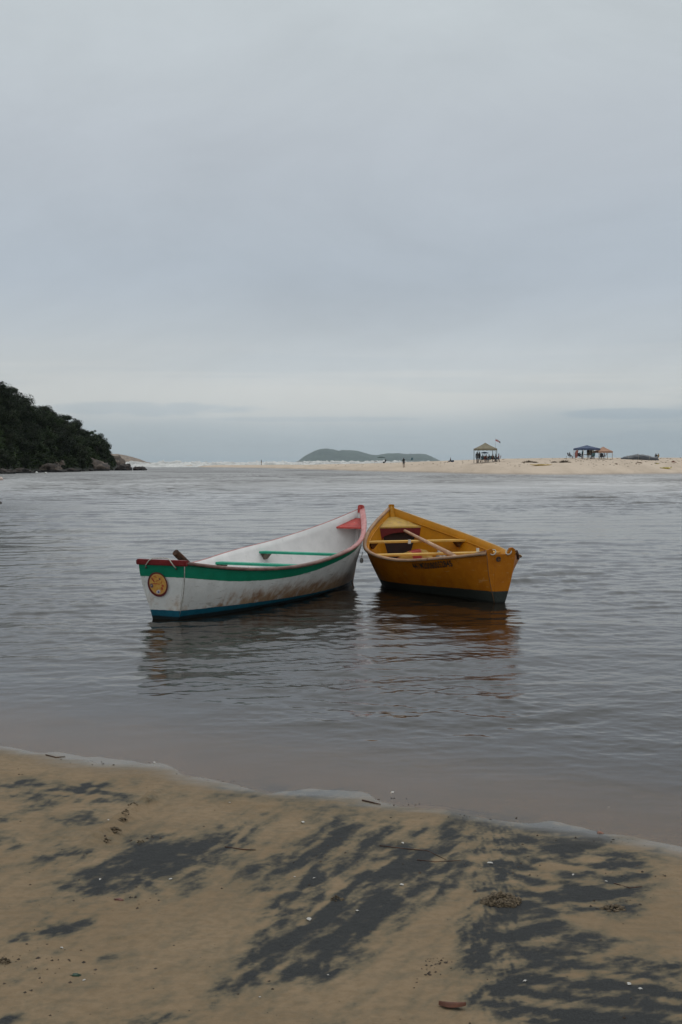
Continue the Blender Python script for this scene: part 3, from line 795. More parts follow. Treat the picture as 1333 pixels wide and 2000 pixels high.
bm_obj('bulkhead', bm, M['darkred'], ob.root)
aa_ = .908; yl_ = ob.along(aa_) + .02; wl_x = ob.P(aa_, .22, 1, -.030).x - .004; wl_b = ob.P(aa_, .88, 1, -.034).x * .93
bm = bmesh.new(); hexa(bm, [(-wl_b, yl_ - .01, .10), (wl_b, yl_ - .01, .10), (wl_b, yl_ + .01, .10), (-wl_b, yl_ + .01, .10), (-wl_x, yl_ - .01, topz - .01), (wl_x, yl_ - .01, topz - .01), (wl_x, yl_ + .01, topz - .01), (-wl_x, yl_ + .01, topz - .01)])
bm_obj('bow_void_shade', bm, plain('red_brown_painted_shade', (.022, .009, .007), .7, .3, 8), ob.root)  # added panel: shade of the void under the foredeck put into its colour
# inner wale line along the inside of both sides
for sgn in (-1, 1):
    bm = bmesh.new()
    tube(bm, [ob.P(a, .085 / (ob.h(a) - .01), sgn, -.028) for a in np.linspace(.03, .93, 40)], .009, 6)
    bm_obj('inner_wale', bm, M['orange_in'], ob.root, True)
# registration number and stern letter: flat letters bent onto the hull skin
def text_mesh(body, size, spacing=1.0, shear=0.0, bold=.0):
    cu = bpy.data.curves.new('t', 'FONT'); cu.body = body; cu.size = size; cu.space_character = spacing; cu.offset = bold; cu.shear = shear
    cu.resolution_u = 4
    o = bpy.data.objects.new('t', cu); C.objects.link(o)
    bpy.context.view_layer.update()
    dg = bpy.context.evaluated_depsgraph_get(); me = bpy.data.meshes.new_from_object(o.evaluated_get(dg))
    bpy.data.objects.remove(o); return me
me = text_mesh('441M20080052845', .096, 1.12, 0, .0034)
co = np.array([v.co[:] for v in me.vertices]); x0_, x1_ = co[:, 0].min(), co[:, 0].max()
# spread the string between two stations of the port side, reading from bow to stern
aB, aS = .283, .118
for v in me.vertices:
    u = (v.co.x - x0_) / (x1_ - x0_); a = aB + (aS - aB) * u
    dd = .108 - v.co.y - .004 * math.sin(u * 9); vv = dd / (ob.h(a) - .01)
    v.co = ob.P(a, vv, -1, .0035)
me.materials.clear(); me.materials.append(M['black']); me.name = 'registration_number'
o = bpy.data.objects.new('registration_number', me); C.objects.link(o); o.parent = ob.root; tag(o, 'black painted number 441M20080052845')
me = text_mesh('e', .115, 1, .12, .0022)
co = np.array([v.co[:] for v in me.vertices]); mx = (co[:, 0].min() + co[:, 0].max()) / 2
for v in me.vertices:
    v.co = transom_pt(ob, -.035 + (v.co.x - mx) * 1.15, .092 - v.co.y, .0045)
me.materials.clear(); me.materials.append(M['black']); me.name = 'letter'
o = bpy.data.objects.new('letter', me); C.objects.link(o); o.parent = ob.root; tag(o, 'black letter e')
# rope rings on the transom corners
y0 = -ob.rs; z0 = ob.h(0); b0 = ob.width(0)
for sgn in (-1, 1):
    bm = bmesh.new()
    pts = [(sgn * b0 * .55 + .035 * math.cos(t_) * .9, y0 - .004 + .026 * math.sin(t_), z0 + .012 + .028 * math.sin(t_ * 1.0 + .6)) for t_ in np.linspace(0, 2 * PI, 14)]
    tube(bm, pts, .0075, 6, caps=False); bm_obj('rope_ring', bm, M['rope'], ob.root, True)
    # knee at each quarter
    bm = bmesh.new()
    hexa(bm, [(sgn * b0 * .60, y0 + .017, z0 - .03), (sgn * (b0 - .006), y0 + .017, z0 - .03), (sgn * (b0 + .055), y0 + .20, z0 - .05), (sgn * (b0 + .02), y0 + .20, z0 - .05),
              (sgn * b0 * .60, y0 + .017, z0 + .044), (sgn * (b0 - .006), y0 + .017, z0 + .036), (sgn * (b0 + .055), y0 + .20, z0 - .004), (sgn * (b0 + .02), y0 + .20, z0 - .004)])
    bmesh.ops.recalc_face_normals(bm, faces=bm.faces[:]); bm_obj('quarter_knee', bm, M['rail_wood'], ob.root)
# rusty fitting on the far quarter
bm = bmesh.new(); tube(bm, [(b0 + .02, y0 - .0, z0 + .02), (b0 + .05, y0 + .03, z0 - .02), (b0 + .055, y0 + .03, z0 - .08)], .016, 8); bm_obj('corner_fitting', bm, M['pole'], ob.root, True)
bm = bmesh.new()
tube(bm, [ob.P(0, v, -1, .001) + Vector((0, -.012, 0)) for v in (.02, .2, .4, .6, .8, 1.0)], .004, 6)
bm_obj('corner_seam', bm, plain('seam_dark', (.14, .06, .02), .8, .3, 40), ob.root, True)
# white tags on the thwarts
for (tx, ty, tz) in ((-.12, yt1 - .079, zt1 - .012), (.60, yt2 + .02, zt2 + .02)):
    bm = bmesh.new(); box(bm, tx - .020, tx + .020, ty - .004, ty, tz - .028, tz + .028); bm_obj('tag', bm, M['whitep'], ob.root)
# oar lying across
pA = at_y(795, 1039, 17.35); 
pT = boat_world(ob, (.05, yt1, zt1 + .026)); pB_ = at_y(872, 1075, 15.9)
pB_ = boat_world(ob, (.03, yt2 - .30, zt2 + .030))
dirv = (pB_ - pT); pA = pT - dirv * .62; pC = pT + dirv * 1.35
bm = bmesh.new()
L0 = (pC - pA).length; dr = (pC - pA).normalized()
tube(bm, [dr * (L0 * k) for k in (0, .02, .3, .7, .95)], [.016, .020, .022, .027, .030], 12)
blade0 = dr * L0 * .94; side = dr.cross(Vector((0, 0, 1))).normalized(); up = side.cross(dr)
ks = [(0, .028, .020), (.12, .045, .014), (.30, .060, .010), (.42, .058, .007)]
R4 = []
for (l, w_, h_) in ks:
    c_ = blade0 + dr * l; R4.append([bm.verts.new(c_ + side * (w_ * math.cos(q)) + up * (h_ * math.sin(q))) for q in [2 * PI * i / 12 for i in range(12)]])
for a, b in zip(R4, R4[1:]):
    for i in range(12): bm.faces.new((a[i], a[(i + 1) % 12], b[(i + 1) % 12], b[i])).smooth = True
bm.faces.new(R4[0][::-1]); bm.faces.new(R4[-1])
o = bm_obj('oar', bm, M['oar']); o.location = pA; tag(o, 'pale bare wood oar lying across the thwarts of the orange boat', 'oar')
# things in the bottom of the orange boat
m, nt, p, out = new_mat('red_yellow_cloth'); N = NT(nt)
co = N.n('ShaderNodeTexCoord').outputs['Object']
w_ = N.n('ShaderNodeTexWave', {'Vector': N.map(co, (.8, .4, .3), (0, .5, 0)), 'Scale': 1.3, 'Distortion': 5.0, 'Detail': 2.0}).outputs['Fac']
N.set(p.inputs['Base Color'], N.mix(N.rng(w_, .35, .6), (.28, .02, .012), (.36, .20, .03))); p.inputs['Roughness'].default_value = .8
cloth_m = m
def bundle(name, mat, ctr, sx, sy, sz, seed, label, cat):
    bm = bmesh.new(); bmesh.ops.create_icosphere(bm, subdivisions=4, radius=1)
    for v in bm.verts:
        n_ = v.co.normalized(); k = 1 + .22 * mn.noise(n_ * 1.7 + Vector((seed, 0, 0))) + .10 * mn.noise(n_ * 5 + Vector((0, seed, 0)))
        q = n_ * k; sq = lambda t_: math.copysign(abs(t_) ** .7, t_)
        v.co = Vector((sq(q.x) * sx, sq(q.y) * sy, max(q.z, -.8) * sz))
    o = bm_obj(name, bm, mat, None, True); o.location = boat_world(ob, ctr); o.rotation_euler.z = ob.root.rotation_euler.z + .1; return tag(o, label, cat)
bundle('life_vest', cloth_m, (-.06, yt1 - .14 , .25), .27, .13, .19, 3, 'red and yellow life vest lying in the orange boat under the forward thwart', 'life vest')
bundle('cloth_bundle', plain('checked_rag', (.32, .30, .27), .9, .6, 26), (.32, yt1 - .12, .30), .075, .07, .14, 9, 'small grey and white bundled rag beside the life vest in the orange boat', 'rag')

# mooring line hanging between the bows
bm = bmesh.new()
q0 = boat_world(ob, tuple(ob.P(.60, .04, -1, .02))); q0.z -= .02
bmesh.ops.create_uvsphere(bm, u_segments=12, v_segments=8, radius=.024)
for v in bm.verts: v.co.z *= 1.5
tube(bm, [(0, 0, .045), (.006, 0, .07), (.012, 0, .11)], .005, 6)
o = bm_obj('fender', bm, plain('pale_fender', (.42, .42, .40), .6, .2, 20), None, True); o.location = q0 + Vector((-.03, -.02, -.13)); tag(o, 'small pale fender hanging between the two boats', 'fender')
#@@PART2

# ------------------------------------------------------------------ far sand bank
edge_px = [(150, 905.5), (250, 907.3), (300, 910), (400, 913), (511, 914.5), (600, 917), (700, 920.5), (800, 922.5), (930, 926), (1020, 927.5), (1106, 928), (1200, 927), (1333, 925.5), (1700, 924), (2600, 922)]
eu = np.array([(a - 666.5) / FPX for a, b in edge_px]); eD = np.array([FPX * CAM_H / (b - 903) for a, b in edge_px])
cu_ = np.array([(a - 666.5) / FPX for a in (150, 300, 400, 511, 600, 700, 800, 930, 1106, 1200, 1333, 2600)]); cz = np.array([.2, .35, .6, .8, 1.0, 1.35, 1.65, 2.15, 2.35, 2.4, 2.5, 2.6])
def bank_z(x, y):
    u = x / y; D = np.interp(u, eu, eD); s_ = y - D; cr_ = np.interp(u, cu_, cz)
    wdt = np.interp(u, cu_, [60, 60, 60, 60, 60, 60, 70, 90, 100, 110, 120, 140])
    z = cr_ * (1 - np.exp(-np.clip(s_, 0, None) / 16)) + np.where(s_ < 0, s_ * .08, 0)
    z = z - np.clip(s_ - wdt, 0, None) * .09
    z = z + .10 * fbm(x * .10, y * .05, 91, 4) * sstep(2, 25, s_) * cr_ / 1.5
    return z
uu = np.concatenate([np.linspace(-.22, .42, 420), [.5, .6, .8]])
ss = np.concatenate([np.linspace(-6, 70, 110), np.linspace(74, 200, 30)])
BX = np.zeros((len(ss), len(uu))); BY = BX.copy()
for i, s_ in enumerate(ss):
    D = np.interp(uu, eu, eD) + s_; BX[i] = uu * D; BY[i] = D
BZ = bank_z(BX, BY)
m, nt, p, out = new_mat('dry_sand'); N = NT(nt)
geo = N.n('ShaderNodeNewGeometry').outputs['Position']
zz = N.n('ShaderNodeSeparateXYZ', {0: geo}).outputs['Z']
a = N.noise(N.map(geo, (1, .3, 1)), .25, 6, .65); b = N.noise(N.map(geo, (1, .5, 1)), 1.6, 5, .7)
c = N.mix(N.rng(a, .3, .7), (.42, .325, .24), (.52, .41, .31)); c = N.mix(N.rng(b, .56, .74, 0, .5), c, (.26, .20, .14))
c = N.mix(N.rng(N.m('ADD', zz, N.m('MULTIPLY', a, .2)), .12, .42), (.24, .175, .125), c)
N.set(p.inputs['Base Color'], c); N.set(p.inputs['Roughness'], N.rng(zz, .0, .3, .35, .9)); N.set(p.inputs['Normal'], N.bump(b, .6, .15))
dry = m
tag(grid_obj('sand_bank', BX, BY, BZ, m), 'long pale sand bank across the river mouth', kind='structure')
def on_bank(px, py, lo=150, hi=420):
    """where the sight line of a pixel first meets the bank"""
    for Yv in np.arange(lo, hi, .5):
        q = at_y(px, py, Yv)
        if q.z <= float(bank_z(np.array([q.x]), np.array([q.y]))[0]) or q.z <= 0: return Vector((q.x, q.y, max(float(bank_z(np.array([q.x]), np.array([q.y]))[0]), -.05)))
    return None
def bank_at(px, Yv):
    x = (px - 666.5) / FPX * Yv
    return Vector((x, Yv, float(bank_z(np.array([x]), np.array([Yv]))[0])))

# ------------------------------------------------------------------ surf beyond the bank
foam = plain('surf_foam', (.50, .485, .46), .9, .22, .35)
def breaker(Yv, px0, px1, h, seed, n=260):
    V, Fc = [], []; prof = 9
    for i in range(n + 1):
        px = px0 + (px1 - px0) * i / n; x = (px - 666.5) / FPX * Yv
        e = min(1, i / 12, (n - i) / 12)
        hh = h * e * max(.05, .62 + .75 * mn.noise(Vector((x * .035, seed, 0))) + .45 * mn.noise(Vector((x * .16, seed, 5))) + .30 * mn.noise(Vector((x * .6, seed, 9))))
        yo = 6 * mn.noise(Vector((x * .02, seed, 2)))
        for j in range(prof):
            t_ = j / (prof - 1); y = Yv + yo - 5 + 10 * t_
            zz = hh * math.sin(PI * min(1, t_ * 1.15 if t_ < .87 else 1)) ** .6 if t_ < .87 else 0
            V.append((x * y / Yv, y, -.1 + zz + .30 * hh * mn.noise(Vector((x * 1.6, t_ * 5, seed))) + .18 * hh * mn.noise(Vector((x * 4.5, t_ * 11, seed)))))
    for i in range(n):
        for j in range(prof - 1): a = i * prof + j; Fc.append((a, a + prof, a + prof + 1, a + 1))
    return mesh_obj('surf', V, Fc, foam, None, True)
for k, (Yv, a, b, h) in enumerate([(430, 195, 470, .9), (490, 215, 700, 1.6), (560, 205, 880, 2.2), (640, 210, 900, 1.9), (750, 200, 940, 2.6), (900, 225, 900, 2.3), (1150, 230, 870, 1.8), (520, 330, 560, 1.5), (600, 640, 870, 2.3)]):
    tag(breaker(Yv, a, b, h, k * 3.7), 'white breaking surf beyond the sand bank', kind='stuff')

# ------------------------------------------------------------------ island on the horizon
ipx = [(572, 903.5), (583, 900), (592, 893), (603, 886), (615, 880), (627, 876), (640, 875.5), (652, 877), (662, 880), (670, 878.5), (682, 879), (700, 880.5), (712, 884), (724, 887), (736, 888), (750, 886), (765, 885), (780, 884.5), (795, 886), (810, 886), (822, 886), (832, 887.5), (842, 891), (850, 895), (858, 899), (868, 902), (878, 903.5)]
ID = 9000.0
n = 300; rr = 40
ix = np.array([(a - 666.5) / FPX * ID for a, b in ipx]); iz = np.array([max(0, (903 - b) / FPX * ID + 1.6) for a, b in ipx])
xs = np.linspace(ix[0] - 30, ix[-1] + 30, n); pr = np.interp(xs, ix, iz)
ys = np.linspace(-1, 1, rr)
IX, IY = np.meshgrid(xs, ys); 
IZ = np.interp(IX, xs, pr) * np.clip(1 - np.abs(IY) ** 2.2, 0, 1)
IZ = IZ + (fbm(IX * .012, IY * 6, 61, 5, .6) * 7 ) * sstep(0, 20, IZ) - 2.0
IYw = ID + IY * 560
IX = IX * IYw / ID
m, nt, p, out = new_mat('island_forest'); N = NT(nt); geo = N.n('ShaderNodeNewGeometry').outputs['Position']
a = N.noise(geo, .008, 6, .7); z = N.n('ShaderNodeSeparateXYZ', {0: geo}).outputs['Z']
c = N.mix(N.rng(a, .35, .65), (.018, .036, .028), (.034, .058, .040))
c = N.mix(N.rng(N.m('ADD', z, N.m('MULTIPLY', a, 18.0)), 22, 13), c, (.20, .17, .13))
N.set(p.inputs['Base Color'], c); p.inputs['Roughness'].default_value = .95
tag(grid_obj('island', IX, IYw, IZ, m), 'low wooded island on the horizon', kind='structure')
# low reef rocks in the surf in front of it
def rock_mesh(seed, sx, sy, sz, sub=4, rough=.28, flat=-.35):
    bm = bmesh.new(); bmesh.ops.create_icosphere(bm, subdivisions=sub, radius=1)
    for v in bm.verts:
        n_ = v.co.normalized()
        k = 1 + rough * 1.3 * mn.noise(n_ * 1.3 + Vector((seed, 0, 0))) + rough * .7 * mn.noise(n_ * 3.1 + Vector((0, seed, 0))) + rough * .3 * mn.noise(n_ * 8 + Vector((0, 0, seed)))
        cr_ = mn.noise(n_ * 2.6 + Vector((seed, seed, 0))); k -= .13 * max(0, 1 - abs(cr_) * 7)
        k += rough * .35 * (.5 - abs(mn.noise(n_ * 6 + Vector((seed, 0, seed))))) ; k = k * .55 + (round(k * 7 + .6 * mn.noise(n_ * 2.2)) / 7) * .45
        q = n_ * k; v.co = Vector((q.x * sx, q.y * sy, max(q.z, flat) * sz))
    me = bpy.data.meshes.new('rock'); bm.to_mesh(me); bm.free(); me.polygons.foreach_set('use_smooth', [True] * len(me.polygons)); return me
def rock_mat(name, light, dark, zdark=.45):
    m, nt, p, out = new_mat(name); N = NT(nt)
    geo = N.n('ShaderNodeNewGeometry').outputs['Position']; z = N.n('ShaderNodeSeparateXYZ', {0: geo}).outputs['Z']
    a = N.noise(geo, .9, 6, .65, .4); b = N.noise(N.map(geo, (1, 1, .3)), 3, 5, .65)
    c = N.mix(N.rng(a, .38, .62), dark, light); c = N.mix(N.rng(b, .5, .7, 0, .7), c, [x * .5 for x in dark])
    c = N.mix(N.rng(N.m('ADD', z, N.m('MULTIPLY', b, .3)), zdark + .2, zdark - .05), c, (.010, .009, .008))   # weed and wet zone
    N.set(p.inputs['Base Color'], c); p.inputs['Roughness'].default_value = .85; N.set(p.inputs['Normal'], N.bump(b, .8, .2)); return m
rk1 = rock_mat('shore_rock', (.12, .088, .066), (.030, .022, .018)); rk2 = rock_mat('dark_rock', (.050, .034, .026), (.016, .012, .010), .3)
def rock(px, py_base, wpx, hpx, seed, mat, label, Y=None, group='rocks at the foot of the wooded headland', sy=None, rz=0.0):
    q = hit(px, py_base) if Y is None else Vector(((px - 666.5) / FPX * Y, Y, 0))
    sx = wpx / 2 / FPX * q.y; hz = hpx / FPX * q.y
    me = rock_mesh(seed, sx, sy or sx * .8, hz * .9); me.materials.append(mat)
    o = bpy.data.objects.new('rock', me); C.objects.link(o); o.location = (q.x, q.y + (sy or sx * .8) * .6, hz * .05 if Y is None else hz * .05); o.rotation_euler.z = rz
    return tag(o, label, 'rock', group)

# ------------------------------------------------------------------ headland
hb = [(-900, 950), (-300, 932), (0, 925), (60, 923), (150, 921), (200, 919.5), (228, 918.5)]
hu = np.array([(a - 666.5) / FPX for a, b in hb]); hD = np.array([FPX * CAM_H / (b - 903) for a, b in hb])
# skyline of the ground under the trees (photo px)
tp = [(-900, 500), (-400, 640), (-150, 730), (0, 778), (25, 790), (60, 806), (100, 825), (140, 844), (165, 856), (190, 872), (208, 886), (222, 899), (240, 912)]
tu = np.array([(a - 666.5) / FPX for a, b in tp]); RID = 34.0
def head_z(u, s_):
    D = np.interp(u, hu, hD); top = np.interp(u, tu, [(903 - b) / FPX for a, b in tp]) * (D + RID) + 1.6
    top = np.maximum(top, .3)
    t_ = np.clip(s_ / RID, 0, 1)
    return np.where(s_ < 0, s_ * .3, top * (1 - (1 - t_) ** 1.7)) - np.clip(s_ - RID, 0, None) * .25 * 0 - np.clip(s_ - RID - 30, 0, None) * .3
uu = np.linspace(-.62, -.170, 150); ss = np.concatenate([np.linspace(-3, RID, 50), np.linspace(RID + 2, 110, 25)])
HX = np.zeros((len(ss), len(uu))); HY = HX.copy(); HZ = HX.copy()
for i, s_ in enumerate(ss):
    D = np.interp(uu, hu, hD) + s_; HX[i] = uu * D; HY[i] = D; HZ[i] = head_z(uu, s_)
HZ += .5 * fbm(HX * .3, HY * .3, 31, 4)
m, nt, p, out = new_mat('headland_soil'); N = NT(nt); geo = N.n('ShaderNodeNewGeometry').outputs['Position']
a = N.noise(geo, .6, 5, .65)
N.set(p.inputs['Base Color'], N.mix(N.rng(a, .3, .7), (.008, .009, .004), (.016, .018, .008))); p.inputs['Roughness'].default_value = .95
tag(grid_obj('headland', HX, HY, HZ, m), 'steep headland hidden under dark trees', kind='structure')

def leaf_mat(name, c1, c2):
    m, nt, p, out = new_mat(name); N = NT(nt)
    geo = N.n('ShaderNodeNewGeometry'); oi = N.n('ShaderNodeObjectInfo').outputs['Random']
    a = N.noise(geo.outputs['Position'], 1.1, 4, .6); r_ = geo.outputs['Random Per Island']
    c = N.mix(N.m('ADD', N.m('MULTIPLY', r_, .35), N.m('MULTIPLY', oi, .65)), c1, c2)
    c = N.mix(N.m('MULTIPLY', N.m('POWER', r_, 5.0), N.rng(N.noise(geo.outputs['Position'], .16, 3, .5), .45, .7, .25, .9)), c, (.11, .150, .055))
    c = N.mix(N.rng(a, .35, .7, 0, .5), c, [x * .6 for x in c1])
    N.set(p.inputs['Base Color'], c); p.inputs['Roughness'].default_value = .6
    p.inputs['Specular IOR Level'].default_value = .08
    return m
leafs = [leaf_mat('dark_leaves', (.006, .010, .004), (.016, .025, .009)), leaf_mat('green_leaves', (.010, .020, .005), (.028, .046, .012)), leaf_mat('olive_leaves', (.012, .018, .007), (.030, .038, .016))]
bark = wood_mat('bark', (.10, .08, .06), (.04, .03, .025), 5)
def crown_mesh(seed, r, hh, nl, mat, leaf=.24, lobes=9):
    rnd = random.Random(seed); V, Fc = [], []
    cs = [(Vector((rnd.uniform(-.6, .6) * r, rnd.uniform(-.6, .6) * r, hh * rnd.uniform(.2, .85))), r * rnd.uniform(.30, .55)) for _ in range(lobes)]
    for i in range(nl):
        c_, rad = cs[rnd.randrange(lobes)]
        d = Vector((rnd.gauss(0, 1), rnd.gauss(0, 1), rnd.gauss(0, 1))).normalized()
        pos = c_ + Vector((d.x, d.y, d.z * .75)) * rad * (rnd.random() ** .35) * rnd.uniform(.9, 1.12)
        if pos.z < .05: pos.z = rnd.uniform(.05, .3)
        nrm = (d + Vector((rnd.uniform(-.7, .7), rnd.uniform(-.7, .7), rnd.uniform(-.2, .9)))).normalized()
        t_ = nrm.orthogonal().normalized(); b_ = nrm.cross(t_); an = rnd.uniform(0, 6.28)
        u = t_ * math.cos(an) + b_ * math.sin(an); w_ = nrm.cross(u)
        l = leaf * rnd.uniform(.6, 1.4)
        k = len(V); V += [pos - u * l * .5, pos + w_ * l * .28 + nrm * l * .06, pos + u * l * .5, pos - w_ * l * .28 + nrm * l * .06]
        Fc.append((k, k + 1, k + 2, k + 3))
    me = bpy.data.meshes.new('crown'); me.from_pydata([tuple(v) for v in V], [], Fc); me.materials.append(mat); return me
def trunk_mesh(seed, h, r=.09):
    rnd = random.Random(seed); bm = bmesh.new()
    tube(bm, [(0, 0, -.4), (.05 * rnd.uniform(-1, 1), .03, h * .4), (.15 * rnd.uniform(-1, 1), .1 * rnd.uniform(-1, 1), h * .8)], [r, r * .75, r * .4], 6)
    for k in range(5):
        an = rnd.uniform(0, 6.28); zz = h * rnd.uniform(.3, .7); rr_ = rnd.uniform(.5, .9) * h * .4
        tube(bm, [(0, 0, zz), (rr_ * .5 * math.cos(an), rr_ * .5 * math.sin(an), zz + .25 * h * .6), (rr_ * math.cos(an), rr_ * math.sin(an), zz + .4 * h * .7)], [r * .45, r * .3, r * .12], 5)
    me = bpy.data.meshes.new('trunk'); bm.to_mesh(me); bm.free(); me.materials.append(bark); return me
kinds = []
for i in range(9):
    r_ = [1.5, 1.8, 1.3, 2.1, 1.6, 1.9, 1.4, 1.7, 2.0][i]; hh = [3.0, 3.4, 2.6, 3.6, 3.8, 3.0, 2.4, 3.3, 2.8][i]
    kinds.append((crown_mesh(50 + i, r_, hh, 2600, leafs[[0, 0, 1, 0, 2, 1, 0, 2, 0][i]], .21, 11 + i % 4), trunk_mesh(80 + i, hh)))
def place_tree(x, y, z, k, sc, rz, label, group='trees covering the headland'):
    r0 = empty('tree', (x, y, z), rz); r0.scale = (sc, sc, sc * random.uniform(.9, 1.15)); tag(r0, label, 'tree', group)
    for nm, me in (('crown', kinds[k][0]), ('trunk', kinds[k][1])):
        c_ = bpy.data.objects.new(nm, me); C.objects.link(c_); c_.parent = r0
    return r0
rt = random.Random(5)
TREE = 'dense dark green tree in the canopy that covers the left headland'
cnt = 0
for row in range(12):
    s_ = 2.6 + row * 2.9
    D0 = 215 + s_
    u = -.272 - .03
    while u < -.170:
        uj = u + rt.uniform(-.003, .003); sj = s_ + rt.uniform(-1.6, 1.6)
        D = float(np.interp(uj, hu, hD)) + sj
        zz = float(head_z(np.array([uj]), np.array([sj]))[0])
        top = float(np.interp(uj, tu, [b for a, b in tp]))
        if uj < -.1765 and top < 906:
            sc = rt.uniform(.75, 1.15) * (.62 if uj > -.186 else 1.0) * (.8 if row < 1 else 1)
            pxx = 666.5 + uj * FPX
            hb_ = ['at the foot of the headland', 'low on the headland', 'halfway up the headland', 'high on the headland', 'on the headland skyline'][min(row * 5 // 12, 4)]
            wb_ = 'at the frame edge' if pxx < 8 else 'left of the boulders' if pxx < 34 else 'above the small dark ledge' if pxx < 58 else 'left above the round boulder' if pxx < 82 else 'right above the round boulder' if pxx < 106 else 'right of the boulder' if pxx < 130 else 'above the slab start' if pxx < 152 else 'above the long slab' if pxx < 174 else 'above the slab end' if pxx < 196 else 'at the right tip'
            place_tree(uj * D, D, zz - .5 * sc, rt.randrange(9), sc, rt.uniform(0, 6.28), f'dense dark green tree {hb_}, {wb_}'); cnt += 1
        u += .0105 * rt.uniform(.85, 1.2)
# two trees that stand out on the skyline
for (px, py, sc, lab, k) in ((148, 818, .62, 'small rounded tree breaking the skyline halfway down the headland', 3), (3, 752, .55, 'tree top rising highest at the left edge of the headland', 4), (22, 770, .42, 'thin ragged treetop on the headland skyline near the left edge', 2), (182, 838, .45, 'small tree leaning over the lower skyline of the headland', 5)):
    uj = (px - 666.5) / FPX; sj = RID - 2; D = float(np.interp(uj, hu, hD)) + sj; zt = (903 - py) / FPX * D + 1.6
    place_tree(uj * D, D, zt - 3.3 * sc, k, sc, 1.0, lab)
print('trees', cnt)
rnd = random.Random(23); V, Fc = [], []
for i in range(60000):
    uj = rnd.uniform(-.275, -.176); sj = rnd.uniform(.8, RID + 6) ; D = float(np.interp(uj, hu, hD)) + sj
    tt_ = min(max(sj / RID, 0), 1); tp_ = float(np.interp(uj, tu, [(903 - b) / FPX for a, b in tp])) * (float(np.interp(uj, hu, hD)) + RID) + 1.6
    z = max(tp_, .3) * (1 - (1 - tt_) ** 1.7)
    if z < .55 + .5 * mn.noise(Vector((uj * 400, 0, 0))): continue
    x = uj * D; z += rnd.uniform(-.1, .9) * (.6 + .8 * mn.noise(Vector((x * .5, D * .5, 0)))); l = rnd.uniform(.12, .30); an = rnd.uniform(0, 6.28); ca, sa = math.cos(an) * l, math.sin(an) * l; tz = rnd.uniform(-.5, .9) * l; k = len(V)
    V += [(x - ca, D - sa, z - tz * .3), (x + sa * .5, D - ca * .5, z + tz), (x + ca, D + sa, z + tz * .3), (x - sa * .5, D + ca * .5, z - tz * .6)]; Fc.append((k, k + 1, k + 2, k + 3))
tag(mesh_obj('undergrowth', V, Fc, leafs[1]), 'bushy undergrowth between the trees of the headland', kind='stuff')
# rocks along the foot of the headland
rock(93, 922.5, 50, 19, 2.1, rk1, 'large pale rounded boulder at the waterline left of the headland slabs')
rock(106, 905, 22, 8, 5.3, rk1, 'small pale boulder lodged behind the large rounded one', Y=214).location.z = 1.0
rock(170, 919.8, 74, 26, 8.8, rk1, 'long sloping brown rock slab below the headland trees', sy=5)
rock(196, 917.5, 44, 14, 11.4, rk2, 'low dark ledge at the right end of the long slab')
rock(222, 917.5, 42, 26, 14.9, rk1, 'brown blocky rock under the last trees of the headland', sy=3)
rock(241, 919, 30, 14, 17.2, rk2, 'dark rock at the tip of the headland touching the open water', sy=2)
rock(273, 918.8, 25, 8, 21.5, rk2, 'lone dark rock standing in the water right of the headland', group='rocks at the foot of the wooded headland')
rock(135, 921.5, 26, 7, 25.1, rk2, 'small low dark rock between the round boulder and the long slab')
rock(150, 921.2, 14, 5, 28.1, rk1, 'little grey stone in front of the long slab')
rock(40, 924.5, 46, 10, 31.7, rk2, 'dark ledge left of the large rounded boulder')
rock(8, 925.5, 40, 10, 35.2, rk2, 'dark rock at the left edge of the frame')
rock(120, 904, 14, 7, 39.0, rk1, 'upper grey stone above the large rounded boulder', Y=216).location.z = 1.3
for k_, (a_, b_, w__, h__) in enumerate([(20, 924.6, 16, 5), (58, 923.6, 12, 4), (72, 922.8, 16, 5), (118, 921.8, 14, 5), (127, 922.0, 9, 3), (143, 921, 12, 4), (160, 920.6, 13, 4), (176, 920.2, 12, 4), (186, 919.6, 15, 6), (206, 919, 14, 6), (215, 918.8, 11, 4), (231, 918.6, 12, 5), (250, 918.6, 9, 4)]):
    rock(a_, b_, w__, h__, 50 + k_ * 3.3, rk2 if k_ % 3 else rk1, 'small stone at the waterline ' + ['at the far left under the trees', 'left of the large rounded boulder', 'touching the left of the large rounded boulder', 'right of the large rounded boulder', 'second right of the large rounded boulder', 'before the left end of the long slab', 'before the middle of the long slab', 'before the right end of the long slab', 'below the low dark ledge', 'left of the brown blocky rock', 'in front of the brown blocky rock', 'between the blocky rock and the headland tip', 'just right of the headland tip'][k_])
# bare granite slope beyond the headland
V = [(205, 880), (225, 885), (236, 887), (250, 888), (262, 891), (280, 897), (292, 901), (304, 904)]
gxs = np.linspace((195 - 666.5) / FPX * 620, (306 - 666.5) / FPX * 620, 80); gpr = np.interp(gxs, [(a - 666.5) / FPX * 620 for a, b in V], [(903 - b) / FPX * 620 + 1.6 for a, b in V])
gys = np.linspace(-1, 1, 30); GX, GY = np.meshgrid(gxs, gys); GZ = np.interp(GX, gxs, gpr) * np.clip(1 - np.abs(GY) ** 1.8, 0, 1) + .5 * fbm(GX * .15, GY * 3, 77, 4) - .4
m = rock_mat('granite_slope', (.27, .205, .155), (.15, .115, .09), .3)
tag(grid_obj('rock_outcrop', GX * (620 + GY * 22) / 620, 620 + GY * 22, GZ, m), 'bare pinkish granite slope running down to the surf behind the headland', 'rock outcrop')

